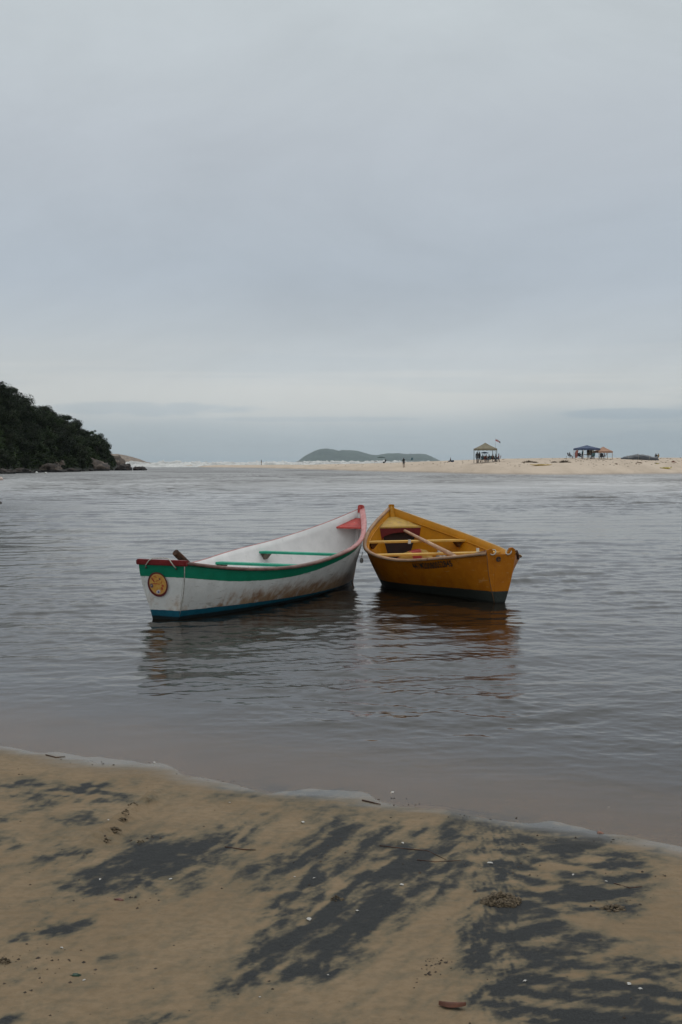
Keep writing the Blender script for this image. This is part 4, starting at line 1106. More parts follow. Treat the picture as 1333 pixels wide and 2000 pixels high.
# ------------------------------------------------------------------ buoys and things at the left
bw = plain('white_buoy', (.62, .60, .56), .4, .08, 5)
def buoy(px, py, r, mat, label):
    q = hit(px, py); bm = bmesh.new(); bmesh.ops.create_uvsphere(bm, u_segments=16, v_segments=10, radius=r)
    bm_ = bm; tube(bm, [(0, 0, r * .9), (0, 0, r * 1.25)], r * .18, 8)
    o = bm_obj('buoy', bm, mat, None, True); o.location = (q.x, q.y, r * .35); return tag(o, label, 'buoy', 'mooring buoys')
buoy(72, 924.5, .20, bw, 'white round buoy nearest the rocks left of its twin')
buoy(90, 926, .20, bw, 'white round buoy just right of the other white one')
buoy(2, 938, .22, plain('pinkish_buoy', (.55, .42, .36), .45, .1, 5), 'pinkish pale buoy at the left edge of the frame')
buoy(1, 984, .07, plain('dark_buoy', (.05, .04, .035), .5, .1, 5), 'tiny dark float on the water at the left edge')
# far moored boat cut by the left edge
def small_boat(loc, rz, L, wd, hgt, mo, mi_, label, scale=1):
    root = tag(empty('moored_boat', loc, rz), label, 'boat'); V, Fc = [], []; n = 16
    for i in range(n + 1):
        a = i / n; b = wd / 2 * math.sin(PI * min(1, .12 + a * .80)) ** .6 * (1 - .9 * max(0, a - .6) / .4) ; z = hgt * (1 + .6 * (a - .4) ** 2 * 2)
        y = L * (a - .5)
        V += [(-b, y, z), (-b * .7, y, -.15), (b * .7, y, -.15), (b, y, z), (-b * .9, y, z - .01), (-b * .7, y, .1), (b * .7, y, .1), (b * .9, y, z - .01)]
    for i in range(n):
        k = 8 * i
        for (p_, q_) in ((0, 1), (1, 2), (2, 3), (5, 4), (6, 5), (7, 6), (4, 0), (3, 7)): Fc.append((k + p_, k + q_, k + q_ + 8, k + p_ + 8))
    Fc.append((3, 2, 1, 0)); Fc.append((8 * n, 8 * n + 1, 8 * n + 2, 8 * n + 3))
    mesh_obj('hull', V, Fc, mo, root, False)
    bm = bmesh.new(); box(bm, -wd * .4, wd * .4, -.1, .1, hgt - .15, hgt - .12); bm_obj('thwart', bm, mi_, root)
    return root
q = hit(-10, 924)
small_boat((q.x - .8, q.y, 0), 1.3, 4.2, 1.4, .55, plain('teal_paint', (.05, .24, .19), .5, .2), bw, 'green hulled small boat cut off by the left edge below the headland')

# ------------------------------------------------------------------ people (simple full bodies; each stands about 12 px tall)
def person_mesh(name, joints, edges, radii, mats, zsplit):
    me = bpy.data.meshes.new(name); me.from_pydata(joints, edges, []); o = bpy.data.objects.new('tmp', me); C.objects.link(o)
    md = o.modifiers.new('s', 'SKIN'); o.modifiers.new('d', 'SUBSURF').levels = 1
    for v, r_ in zip(me.skin_vertices[0].data, radii): v.radius = (r_, r_ * .85)
    me.skin_vertices[0].data[0].use_root = True
    dg = bpy.context.evaluated_depsgraph_get(); m2 = bpy.data.meshes.new_from_object(o.evaluated_get(dg)); bpy.data.objects.remove(o)
    m2.materials.clear()
    for m_ in mats: m2.materials.append(m_)
    for pl in m2.polygons:
        pl.use_smooth = True; pl.material_index = zsplit(pl.center)
    m2.name = name; return m2
skin = plain('skin', (.20, .11, .07), .6, .1); skin_d = plain('tanned_skin', (.11, .06, .04), .6, .1)
cl = {k: plain(k + '_cloth', c_, .9, .15) for k, c_ in dict(black=(.015, .015, .017), navy=(.02, .03, .07), white=(.6, .6, .58), red=(.35, .04, .03), teal=(.03, .16, .17), tan=(.30, .22, .12), grey=(.14, .14, .15), blue=(.05, .12, .30)).items()}
hair = plain('dark_hair', (.015, .010, .008), .6, .1)
def standing(top, bottom, sk, stride=.10):
    J = [(0, 0, .95), (0, 0, 1.15), (0, 0, 1.40), (0, 0, 1.50), (0, .01, 1.56), (0, .01, 1.70),
         (.10, 0, .90), (.11, .04, .50), (.11, stride, .08), (.12, stride + .13, .03), (-.10, 0, .90), (-.11, -.02, .50), (-.11, -stride, .08), (-.12, -stride + .13, .03),
         (.19, 0, 1.38), (.25, -.02, 1.12), (.26, .08, .88), (.26, .12, .80), (-.19, 0, 1.38), (-.25, -.02, 1.12), (-.26, .06, .88), (-.26, .10, .80)]
    E_ = [(0, 1), (1, 2), (2, 3), (3, 4), (4, 5), (0, 6), (6, 7), (7, 8), (8, 9), (0, 10), (10, 11), (11, 12), (12, 13), (2, 14), (14, 15), (15, 16), (16, 17), (2, 18), (18, 19), (19, 20), (20, 21)]
    R = [.14, .13, .15, .06, .09, .08, .10, .065, .045, .035, .10, .065, .045, .035, .06, .045, .035, .035, .06, .045, .035, .035]
    return person_mesh('person', J, E_, R, [sk, top, bottom, hair], lambda c: 3 if (c.z > 1.66 or (c.z > 1.55 and c.y < -.02)) else 1 if (1.0 < c.z < 1.47 and abs(c.x) < .235) else 2 if .58 < c.z <= 1.0 and abs(c.x) < .21 else 0)
def sitting(top, bottom, sk):
    J = [(0, 0, .48), (0, -.03, .70), (0, -.06, .95), (0, -.05, 1.04), (0, -.03, 1.10), (0, -.02, 1.24),
         (.10, .05, .46), (.12, .45, .50), (.12, .48, .10), (.12, .60, .04), (-.10, .05, .46), (-.12, .45, .50), (-.12, .50, .10), (-.12, .62, .04),
         (.19, -.05, .93), (.25, .05, .68), (.18, .28, .60), (.15, .36, .60), (-.19, -.05, .93), (-.25, .05, .68), (-.18, .28, .60), (-.15, .36, .60)]
    E_ = [(0, 1), (1, 2), (2, 3), (3, 4), (4, 5), (0, 6), (6, 7), (7, 8), (8, 9), (0, 10), (10, 11), (11, 12), (12, 13), (2, 14), (14, 15), (15, 16), (16, 17), (2, 18), (18, 19), (19, 20), (20, 21)]
    R = [.14, .13, .15, .06, .09, .08, .10, .065, .045, .035, .10, .065, .045, .035, .06, .045, .035, .035, .06, .045, .035, .035]
    return person_mesh('person', J, E_, R, [sk, top, bottom, hair], lambda c: 3 if c.z > 1.2 or (c.z > 1.09 and c.y < -.06) else 1 if .6 < c.z < 1.0 and abs(c.x) < .235 else 2 if .36 < c.z <= .62 and c.y < .4 and abs(c.x) < .21 else 0)
def person(me, p_, rz, label, sc=1.0, group='people on the sand bank'):
    o = bpy.data.objects.new('person', me); C.objects.link(o); o.location = p_; o.rotation_euler.z = rz; o.scale = (sc, sc, sc); return tag(o, label, 'person', group)
ME = dict(bb=standing(cl['black'], cl['black'], skin_d), sn=standing(skin_d, cl['navy'], skin_d, .2), tt=standing(cl['teal'], cl['black'], skin), rb=standing(cl['grey'], cl['tan'], skin_d, .16))
MS = [sitting(cl['black'], cl['navy'], skin_d), sitting(cl['tan'], cl['black'], skin_d), sitting(cl['red'], cl['grey'], skin_d), sitting(cl['white'], cl['tan'], skin)]
chairm = plain('folding_chair_cloth', (.03, .03, .04), .8, .2); alu = plain('aluminium_tube', (.35, .35, .36), .4, .1)
def chair_proto(mat):
    bm = bmesh.new(); hexa(bm, [(-.25, -.22, .40), (.25, -.22, .40), (.25, .22, .42), (-.25, .22, .42), (-.25, -.22, .43), (.25, -.22, .43), (.25, .22, .45), (-.25, .22, .45)]); s_ = bpy.data.meshes.new('seat'); bm.to_mesh(s_); bm.free(); s_.materials.append(mat)
    bm = bmesh.new(); hexa(bm, [(-.25, -.24, .44), (.25, -.24, .44), (.25, -.21, .44), (-.25, -.21, .44), (-.25, -.38, .92), (.25, -.38, .92), (.25, -.35, .92), (-.25, -.35, .92)]); b_ = bpy.data.meshes.new('backrest'); bm.to_mesh(b_); bm.free(); b_.materials.append(mat)
    bm = bmesh.new()
    for sx in (-.25, .25): tube(bm, [(sx, -.25, 0), (sx, .22, .44)], .014, 5); tube(bm, [(sx, .25, 0), (sx, -.36, .90)], .014, 5)
    f_ = bpy.data.meshes.new('frame'); bm.to_mesh(f_); bm.free(); f_.materials.append(alu)
    return [('seat', s_), ('backrest', b_), ('frame', f_)]
CH = [chair_proto(chairm), chair_proto(plain('red_chair_cloth', (.16, .05, .04), .8, .2)), chair_proto(plain('teal_chair_cloth', (.06, .13, .15), .8, .2))]
def folding_chair(p_, rz, k, label, group='folding chairs under the tents'):
    r0 = tag(empty('folding_chair', p_, rz), label, 'chair', group)
    for nm, me in CH[k]:
        c_ = bpy.data.objects.new(nm, me); C.objects.link(c_); c_.parent = r0
# the two walkers at the water's edge
q = hit(511, 913.5); person(ME['rb'], (q.x, q.y, max(0, float(bank_z(np.array([q.x]), np.array([q.y]))[0]))), 1.2, 'lone walker with bare torso at the water edge left of the island', 1.0)
q = on_bank(789, 913.5); person(ME['bb'], q, .3, 'person in dark clothes standing at the water edge right of the beach umbrella')
# ------------------------------------------------------------------ gazebo tents
def gazebo(px, Yv, w, h_eave, h_top, ccol, pcol, rz, label, valance=.28, leg=.035):
    b = bank_at(px, Yv); root = tag(empty('gazebo', b, rz), label, 'gazebo', 'gazebo tents on the sand bank')
    cm = plain('tent_fabric', ccol, .85, .12, 1.5); pm = plain('tent_pole_paint', pcol, .5, .1)
    V, Fc = [], []; n = 8; hw = w / 2
    for i in range(n + 1):
        t_ = i / n; s_ = 1 - t_; z = h_eave + (h_top - h_eave) * (t_ * .82 + .18 * t_ * t_) 
        for (sx, sy) in ((-1, -1), (0, -1), (1, -1), (1, 0), (1, 1), (0, 1), (-1, 1), (-1, 0)):
            k_ = .97 if (sx == 0 or sy == 0) else 1.0
            V.append((sx * hw * s_ * k_, sy * hw * s_ * k_, z - (.05 * s_ * t_ * 2 if sx * sy == 0 else 0)))
    for i in range(n):
        for k in range(8): Fc.append((8 * i + k, 8 * i + (k + 1) % 8, 8 * i + 8 + (k + 1) % 8, 8 * i + 8 + k))
    mesh_obj('canopy', V, Fc, cm, root)
    V, Fc = [], []; m_ = 40; c4 = [(-hw, -hw), (hw, -hw), (hw, hw), (-hw, hw)]
    for k in range(4):
        for i in range(10):
            a_, b_ = c4[k], c4[(k + 1) % 4]; t_ = i / 10
            x = a_[0] + (b_[0] - a_[0]) * t_; y = a_[1] + (b_[1] - a_[1]) * t_
            V += [(x, y, h_eave + .004), (x * 1.01, y * 1.01, h_eave - valance * (1 if i % 2 else .82))]
    for i in range(40): j = (i + 1) % 40; Fc.append((2 * i, 2 * i + 1, 2 * j + 1, 2 * j))
    mesh_obj('valance', V, Fc, cm, root)
    for (sx, sy) in ((-1, -1), (1, -1), (1, 1), (-1, 1)):
        bm = bmesh.new(); x, y = sx * (hw - .05), sy * (hw - .05)
        wx = b.x + x * math.cos(rz) - y * math.sin(rz); wy = b.y + x * math.sin(rz) + y * math.cos(rz)
        zb = float(bank_z(np.array([wx]), np.array([wy]))[0]) - b.z
        box(bm, x - leg, x + leg, y - leg, y + leg, zb - .05, h_eave + .02); bm_obj('pole', bm, pm, root)
    return root, b
g1, b1_ = gazebo(948, 192, 2.95, 2.05, 2.95, (.20, .17, .11), (.10, .10, .09), .10, 'olive brown gazebo tent sheltering a seated group beside the flagpole')
g2, b2_ = gazebo(1146, 197, 2.95, 1.62, 2.12, (.050, .072, .135), (.50, .50, .50), .35, 'blue gazebo tent with white poles next to the orange one')
g3, b3_ = gazebo(1178, 197, 2.25, 1.25, 1.95, (.36, .20, .13), (.45, .38, .33), .15, 'smaller faded orange gazebo tent right of the blue one')
def pb(px, Yv): return bank_at(px, Yv)
person(ME['bb'], pb(932, 191.2), .4, 'person in black standing at the left pole of the olive tent'); person(ME['bb'], pb(936.5, 191.8), -1.0, 'second standing person in black just inside the left pole of the olive tent')
seat_spots = [(950, 191.5, 1, 1, 'seated person in tan shirt under the middle of the olive tent'), (955, 190.8, 0, 2, 'seated person in black top under the right half of the olive tent'), (963, 191.0, 1, 1, 'seated person just outside the right pole of the olive tent'), (969, 190.6, 0, 0, 'person sitting in a dark chair below the flag'), (974, 191.4, 2, 1, 'seated person in a red top at the right end of the olive tent group'),
              (943, 192.3, 3, 2, 'seated person in white top beside the small blue umbrella')]
for (px, Yv, km, kc, lab) in seat_spots:
    b = pb(px, Yv); rz = random.uniform(-1.5, 1.5); person(MS[km], b, rz, lab)
    folding_chair(b, rz, kc, 'chair of the ' + lab.replace('person sitting in a dark chair below', 'sitter below').replace('just outside', 'by').replace('seated person ', 'sitter ').replace(' the olive tent', ' olive tent'))
# small umbrellas
def umbrella(p_, r, h, mat, tilt, label):
    root = tag(empty('beach_umbrella', p_), label, 'umbrella'); V, Fc = [(0, 0, h)], []; n = 16
    for k, (rr_, zz) in enumerate(((.5, -.08), (1.0, -.30))):
        for i in range(n):
            f_ = .94 if i % 2 else 1; V.append((r * rr_ * f_ * math.cos(2 * PI * i / n), r * rr_ * f_ * math.sin(2 * PI * i / n), h + zz * r * .8 ))
    for i in range(n): Fc.append((0, 1 + i, 1 + (i + 1) % n)); Fc.append((1 + i, 1 + n + i, 1 + n + (i + 1) % n, 1 + (i + 1) % n))
    c_ = mesh_obj('canopy', V, Fc, mat, root); c_.rotation_euler.x = tilt
    bm = bmesh.new(); tube(bm, [(0, 0, -.2), (0, 0, h)], .025, 6); bm_obj('pole', bm, alu, root); return root
umbrella(pb(946.5, 193), .62, 1.55, cl['blue'], .15, 'small blue umbrella under the olive tent')
umbrella(pb(745, 268), .95, 1.35, plain('dark_green_fabric', (.02, .045, .035), .85, .1), .03, 'dark green beach umbrella in front of the island')
b = pb(753.5, 266); person(MS[0], b + Vector((0, 0, -.2)), 2.2, 'person in black sitting low just right of the green beach umbrella', .85)
bm = bmesh.new(); box(bm, -.12, .4, -.2, .2, .0, .28); 
def cooler(p_, sx, sy, sz, mat, lid, label, cat='cooler'):
    root = tag(empty('cool_box', p_), label, cat); bm = bmesh.new(); box(bm, -sx, sx, -sy, sy, 0, sz * .75); bmesh.ops.bevel(bm, geom=bm.edges[:], offset=.03, segments=2, affect='EDGES'); bm_obj('body', bm, mat, root)
    bm_ = bmesh.new(); box(bm_, -sx - .02, sx + .02, -sy - .02, sy + .02, sz * .755, sz); bmesh.ops.bevel(bm_, geom=bm_.edges[:], offset=.02, segments=2, affect='EDGES'); bm_obj('lid', bm_, lid, root)
bm.free()
cooler(pb(750, 264), .22, .15, .3, cl['black'], cl['black'], 'black box on the sand left of the sitter by the green umbrella')
# low table left of the umbrella
def low_table(p_, w, h, mat, label):
    root = tag(empty('folding_table', p_), label, 'table'); bm = bmesh.new(); box(bm, -w / 2, w / 2, -.25, .25, h - .08, h); bm_obj('table_top', bm, mat, root)
    for sx in (-1, 1):
        bm = bmesh.new(); tube(bm, [(sx * (w / 2 - .05), -.2, 0), (sx * (w / 2 - .05), .2, h - .08)], .02, 5); bm_obj('leg', bm, alu, root)
low_table(pb(734.5, 268), .62, .42, plain('brown_plastic', (.12, .05, .04), .6, .1), 'low brown table left of the green beach umbrella')
b = pb(804, 262); folding_chair(b, 2.6, 2, 'pale folding chair facing the sea on the bank right of the dark walker', 'folding chairs on the open sand'); 
b = pb(880, 215); person(MS[0], b + Vector((0, 0, -.3)), 1.3, 'person reclining on the sand left of the olive tent', .9)
b = pb(884, 216); cooler(b, .25, .18, .3, cl['navy'], cl['black'], 'dark bag beside the person lying left of the olive tent', 'bag')
# flag
b = pb(967.8, 193.5); root = tag(empty('flag', b), 'red and white flag flying on a thin pole beside the olive tent', 'flag')
bm = bmesh.new(); tube(bm, [(0, 0, -.2), (0, 0, 3.45)], .022, 6); bm_obj('flagpole', bm, alu, root)
m, nt, p, out = new_mat('flag_cloth'); N = NT(nt); co = N.n('ShaderNodeTexCoord').outputs['Object']; s3 = N.n('ShaderNodeSeparateXYZ', {0: co})
f = N.noise(co, 4, 2, .5)
c = N.mix(N.rng(N.m('ADD', s3.outputs['Z'], N.m('MULTIPLY', s3.outputs['X'], .75)), 3.30, 3.33), (.42, .035, .04), (.52, .40, .40))
c = N.mix(N.rng(s3.outputs['X'], .54, .60), c, (.04, .035, .045)); N.set(p.inputs['Base Color'], c); p.inputs['Roughness'].default_value = .85
V, Fc = [], []
for i in range(13):
    t_ = i / 12
    for j in range(5): s_ = j / 4; V.append((.02 + .72 * t_, .06 * math.sin(t_ * 7), 3.40 - .42 * t_ ** 1.2 - .02 * math.sin(t_ * 9) - s_ * (.30 - .04 * t_)))
for i in range(12):
    for j in range(4): a = 5 * i + j; Fc.append((a, a + 5, a + 6, a + 1))
mesh_obj('flag_cloth', V, Fc, m, root, True)
# feather banner left of the blue tent
b = pb(1124, 196); root = tag(empty('feather_banner', b), 'faded red feather banner standing left of the blue tent', 'banner')
bm = bmesh.new(); tube(bm, [(0, 0, 0), (-.12, 0, .8), (.05, 0, 1.30), (.30, 0, 1.42), (.42, 0, 1.3)], .02, 6); bm_obj('mast', bm, alu, root)
V = [(-.05, 0, .1), (.32, 0, .25), (-.11, 0, .55), (.34, 0, .6), (-.09, 0, .9), (.40, 0, .95), (.04, 0, 1.25), (.44, 0, 1.22), (.28, 0, 1.40), (.40, 0, 1.34)]
V2 = [(x, .02, z) for x, y, z in V]; Fc = [(2 * i, 2 * i + 1, 2 * i + 3, 2 * i + 2) for i in range(4)]
Fc2 = [tuple(10 + i for i in f_[::-1]) for f_ in Fc]; mesh_obj('banner_cloth', V + V2, Fc + Fc2, plain('banner_fabric', (.30, .11, .09), .8, .4, 3), root)
# under the blue and orange tents
person(ME['tt'], pb(1138, 197), 2.0, 'person in teal top standing under the left of the blue tent', .82); person(ME['rb'], pb(1149, 197.5), 0, 'person in grey top standing under the middle of the blue tent', .85)
person(ME['sn'], pb(1155, 196.8), 1, 'person with bare torso standing under the right of the blue tent', .8)
for (px, Yv, km, kc, lab) in ((1133, 196, 0, 0, 'seated person in black left under the blue tent'), (1158, 196.2, 3, 2, 'seated person in white at the right pole of the blue tent'), (1113, 197, 0, 0, 'person sitting in the open left of the feather banner'), (1174, 196.5, 0, 0, 'seated person in black under the orange tent'), (1180, 196.8, 2, 1, 'seated person in red top under the orange tent')):
    b = pb(px, Yv); rz = random.uniform(-1.5, 1.5); person(MS[km], b, rz, lab, .85); folding_chair(b, rz, kc, 'chair of the ' + lab)
low_table(pb(1143, 195.6), 1.1, .72, plain('dark_table_cloth', (.03, .03, .035), .8, .1), 'dark covered table under the blue tent')
bm = bmesh.new()
b = pb(1153, 198.3); hexa(bm, [(-.55, 0, .55), (.55, 0, .55), (.55, .03, .55), (-.55, .03, .55), (-.55, 0, 1.35), (.55, 0, 1.35), (.55, .03, 1.35), (-.55, .03, 1.35)])
for sx in (-.5, .5): box(bm, sx - .02, sx + .02, .005, .025, -.1, .548)
o = bm_obj('sign_board', bm, plain('pale_yellow_board', (.45, .43, .33), .8, .25, 4)); o.location = b; tag(o, 'pale board propped up behind the blue tent group', 'board')

# tarpaulin covered boat
def tarp():
    b = pb(1249, 200); n, k_ = 90, 22; V, Fc = [], []
    for i in range(n + 1):
        t_ = i / n; x = -3.05 + 6.1 * t_
        hprof = np.interp(t_, [0, .03, .12, .3, .45, .58, .72, .85, .96, 1], [.02, .30, .50, .66, .80, .80, .60, .44, .42, .03])
        wprof = np.interp(t_, [0, .04, .2, .6, .9, 1], [.1, .55, .8, .85, .6, .15])
        for j in range(k_ + 1):
            th = PI * j / k_; rr_ = 1 + .07 * mn.noise(Vector((x * 1.6, th * 2.2, 1))) + .05 * mn.noise(Vector((x * .6 + 2, th * 5, 4)))
            fold = .05 * math.sin(th * 9 + x * 1.5 + 2 * mn.noise(Vector((x, 0, 0))))
            V.append((x, -math.cos(th) * wprof * rr_, -.12 + (hprof + .12) * math.sin(th) ** .55 * (rr_ + fold * .9)))
    for i in range(n):
        for j in range(k_): a = i * (k_ + 1) + j; Fc.append((a, a + k_ + 1, a + k_ + 2, a + 1))
    root = tag(empty('covered_boat', b, .03), 'long boat lying under a dark grey tarpaulin at the right of the sand bank', 'covered boat')
    mesh_obj('tarpaulin', V, Fc, plain('dark_tarpaulin', (.045, .048, .055), .5, .35, 1.2), root, True)
    for sx in (-2.0, -.4, 1.3):
        bm = bmesh.new(); z_ = np.interp((sx + 3.05) / 6.1, [0, .03, .12, .3, .45, .58, .72, .85, .96, 1], [.02, .30, .50, .66, .80, .80, .60, .44, .42, .03])
        tube(bm, [(sx + .1 * math.sin(th), -math.cos(th) * .90, -.1 + (z_ + .17) * math.sin(th) ** .55 * 1.06) for th in np.linspace(.02, PI - .02, 16)], .016, 5); bm_obj('tie_rope', bm, M['rope'], root)
tarp()
person(MS[0], pb(1281, 205), 0, 'left one of two people sitting behind the right end of the tarpaulin', .8); person(MS[1], pb(1285.5, 205), .4, 'right one of two people sitting behind the right end of the tarpaulin', .8)
# kayaks / boards on the sand
def kayak(px, py, Lx, rz, mat, label, h=.22, w=.62):
    q = on_bank(px, py); root = tag(empty('kayak', q + Vector((0, 0, -.03)), rz), label, 'kayak', 'kayaks lying on the sand bank'); V, Fc = [], []; n, k_ = 24, 12
    for i in range(n + 1):
        t_ = i / n; s_ = math.sin(PI * min(max(t_, .015), .985)) ** .7; x = Lx * (t_ - .5); rise = .10 * (2 * t_ - 1) ** 4
        for j in range(k_): th = 2 * PI * j / k_; V.append((x, w / 2 * s_ * math.cos(th), h * .5 + rise + h * .5 * s_ * math.sin(th)))
    for i in range(n):
        for j in range(k_): Fc.append((i * k_ + j, i * k_ + (j + 1) % k_, (i + 1) * k_ + (j + 1) % k_, (i + 1) * k_ + j))
    Fc.append(tuple(range(k_))[::-1]); Fc.append(tuple(n * k_ + j for j in range(k_)))
    mesh_obj('hull', V, Fc, mat, root, True)
    bm = bmesh.new(); tube(bm, [(.45 * math.cos(a_), .18 * math.sin(a_), h + .012) for a_ in np.linspace(0, 2 * PI, 20)], .022, 6, caps=False); bm_obj('cockpit_rim', bm, cl['black'], root, True)
    return root
yel = plain('yellow_plastic', (.48, .38, .05), .45, .15, 2)
kayak(1057, 909.8, 3.1, .06, plain('orange_yellow_plastic', (.42, .27, .04), .5, .15, 2), 'orange yellow kayak lying between the olive tent and the thin stake')
r0 = kayak(1301, 916, 1.9, .16, yel, 'bright yellow board with a fin at the lower right of the sand bank')
bm = bmesh.new(); hexa(bm, [(.70, -.01, .16), (.80, -.01, .16), (.80, .01, .16), (.70, .01, .16), (.76, -.01, .36), (.82, -.01, .36), (.82, .01, .36), (.76, .01, .36)]); bm_obj('fin', bm, cl['black'], r0)
kayak(1284, 906.3, .6, .0, yel, 'small yellow board far up the sand below the tarpaulin', .12, .3)
# stake in the shallows
q = hit(1104.5, 924.5); bm = bmesh.new(); tube(bm, [(0, 0, -.4), (.06, 0, 1.3), (.16, 0, 2.55)], [.035, .03, .02], 6); o = bm_obj('stake', bm, M['knee']); o.location = q; tag(o, 'thin leaning wooden stake at the edge of the sand bank', 'stake')
# dry weed clumps and driftwood on the bank
def weed(px, py, w, h, seed, label):
    q = on_bank(px, py); rnd = random.Random(seed); V, Fc = [], []
    for i in range(260):
        x = rnd.gauss(0, w * .30); y = rnd.gauss(0, .25); l = h * rnd.uniform(.4, 1.1) * max(.25, 1 - (x / w) ** 2 * 2.2); dx = rnd.uniform(-.25, .25); k = len(V); ww = .018
        z0_ = float(bank_z(np.array([q.x + x]), np.array([q.y + y]))[0]) - q.z - .03
        V += [(x - ww, y, z0_), (x + ww, y, z0_), (x + dx * .6 + ww * .6, y + .02, z0_ + l * .7), (x + dx, y + .03, z0_ + l)]; Fc.append((k, k + 1, k + 2, k + 3))
    o = mesh_obj('dune_grass', V, Fc, plain('dry_weed', (.075, .055, .035), .9, .4, 3)); o.location = q; return tag(o, label, 'beach grass', 'tufts of dry grass on the sand bank')
weed(1033, 903.5, 1.6, .34, 1, 'dark tuft of dry grass right of the olive tent group'); weed(1103, 903.5, 1.5, .40, 2, 'dark tuft of dry grass at the top of the thin stake'); weed(1084, 903.5, .8, .2, 3, 'smaller low tuft of dry grass left of the stake'); weed(1046, 903.8, .6, .22, 4, 'low tuft right beside the dark grass clump')
rnd = random.Random(3); V, Fc = [], []
for i in range(240):
    px = rnd.choice([rnd.uniform(860, 1333), rnd.uniform(1100, 1333), rnd.uniform(560, 1333)]); Yv = float(np.interp((px - 666.5) / FPX, eu, eD)) + rnd.uniform(9, 40); b = bank_at(px, Yv); l = rnd.uniform(.04, .24); hh = rnd.uniform(.02, .07); a_ = rnd.uniform(-.5, .5)
    k = len(V); dx, dy = l * math.cos(a_), l * math.sin(a_)
    V += [(b.x - dx, b.y - dy, b.z - .02), (b.x + dx, b.y + dy, b.z - .02), (b.x + dx * .7, b.y + dy + .08, b.z - .02), (b.x - dx * .6, b.y, b.z + hh), (b.x + dx * .5, b.y + dy * .5, b.z + hh * .7)]
    Fc += [(k, k + 1, k + 4, k + 3), (k + 1, k + 2, k + 4), (k + 2, k, k + 3, k + 4)]
tag(mesh_obj('flotsam', V, Fc, plain('dark_flotsam', (.09, .065, .045), .9, .3, 1)), 'scattered driftwood bits on the sand bank', kind='stuff')
def log(px, py, w, h, label, mat=None):
    q = on_bank(px, py); me = rock_mesh(px * .1, w / 2, .15, h, 2, .4); me.materials.append(mat or M['knee_dark']); o = bpy.data.objects.new('driftwood', me); C.objects.link(o); o.location = q; return tag(o, label, 'driftwood', 'driftwood on the sand bank')
log(1316, 903.2, .75, .2, 'reddish driftwood heap at the far right of the sand bank', plain('reddish_wood', (.14, .05, .03), .9, .2))
log(1248, 904.6, 1.0, .12, 'flat dark driftwood piece below the tarpaulin'); log(1204, 907, .45, .12, 'small dark driftwood piece left below the tarpaulin'); log(1243, 906.5, .2, .12, 'little dark lump below the middle of the tarpaulin')

# ------------------------------------------------------------------ shells, clods and litter on the near sand
def gz(x, y): return float(ground_z(np.array([x]), np.array([y]))[0])
def near(px, py):
    z = 0.0
    for _ in range(6): q = hit(px, py, z); z = gz(q.x, q.y)
    return Vector((q.x, q.y, z))
shellm = paint_mat('shell_white', (.46, .43, .39), .12, .5, 40, .3)
def shell(px, py, w, label):
    q = near(px, py); s_ = w / FPX * q.y / 2; V, Fc = [(0, -s_ * .7, s_ * .2)], []; n, k_ = 14, 5
    for k in range(1, k_ + 1):
        for i in range(n + 1):
            a_ = -1.25 + 2.5 * i / n; rr_ = k / k_; z = s_ * (.2 + .55 * math.sin(rr_ * PI * .62) * (1 - .35 * abs(math.sin(a_)))) * (1 + (.10 if i % 2 else 0)) - (s_ * .45 * rr_ ** 3)
            V.append((s_ * 1.1 * rr_ * math.sin(a_), -s_ * .7 + s_ * 1.4 * rr_ * math.cos(a_), z))
    for i in range(n): Fc.append((0, 1 + i + 1, 1 + i))
    for k in range(k_ - 1):
        for i in range(n): a_ = 1 + k * (n + 1) + i; Fc.append((a_, a_ + 1, a_ + n + 2, a_ + n + 1))
    o = mesh_obj('shell', V, Fc, shellm, None, True); o.location = q + Vector((0, 0, s_ * .05)); o.rotation_euler = (random.uniform(-.2, .2), random.uniform(-.2, .2), random.uniform(0, 6.28)); return tag(o, label, 'shell', 'white shells on the near sand')
for (px, py, w, lab) in [(604, 1797, 15, 'largest pale shell, on the left edge of the middle dark patch'), (592, 1607, 10, 'white shell at the top left of the middle dark patch'), (785, 1729, 11, 'white shell on the dark sand left of the pale diagonal streak'), (698, 1780, 9, 'white shell low on the middle dark sand'),
        (787, 1647, 7, 'small white shell high on the middle dark patch'), (958, 1687, 12, 'flat white shell at the top of the pale diagonal streak'), (1026, 1917, 10, 'white shell on the dark patch near the bottom right'), (1229, 1923, 13, 'bright white shell above the striped sand, left of its neighbour'), (1251, 1932, 10, 'white shell just right of the bright one above the striped sand'),
        (1184, 1722, 7, 'tiny white shell right of the sand clod'), (1120, 1709, 7, 'tiny white shell on dark ripples right of the sand clod'), (121, 1852, 8, 'white shell on the left sand below the small dark patch'), (165, 1915, 8, 'white shell on the left sand beside the green bit of weed'), (334, 1718, 9, 'white shell under the left dark patch'), (196, 1718, 7, 'white shell at the left end of the left dark patch'), (212, 1605, 6, 'tiny white shell left of the dragged trough'),
        (641, 1905, 6, 'tiny white shell right of the lowest dark blot'), (508, 1948, 6, 'tiny white shell near the bottom centre'), (767, 1549, 10, 'pale shell in the wet film at the waterline'), (302, 1490, 7, 'white shell at the waterline left'), (449, 1568, 5, 'tiny white shell below the left waterline'), (1190, 1577, 5, 'tiny pale shell in the shallow water right'), (614, 1716, 7, 'small white shell on the streaks left of the middle dark sand'), (576, 1713, 5, 'tiny white fleck at the left edge of the middle dark sand')]:
    shell(px, py, w, lab)
clodm = plain('clod_sand', (.095, .068, .040), .95, .6, 90)
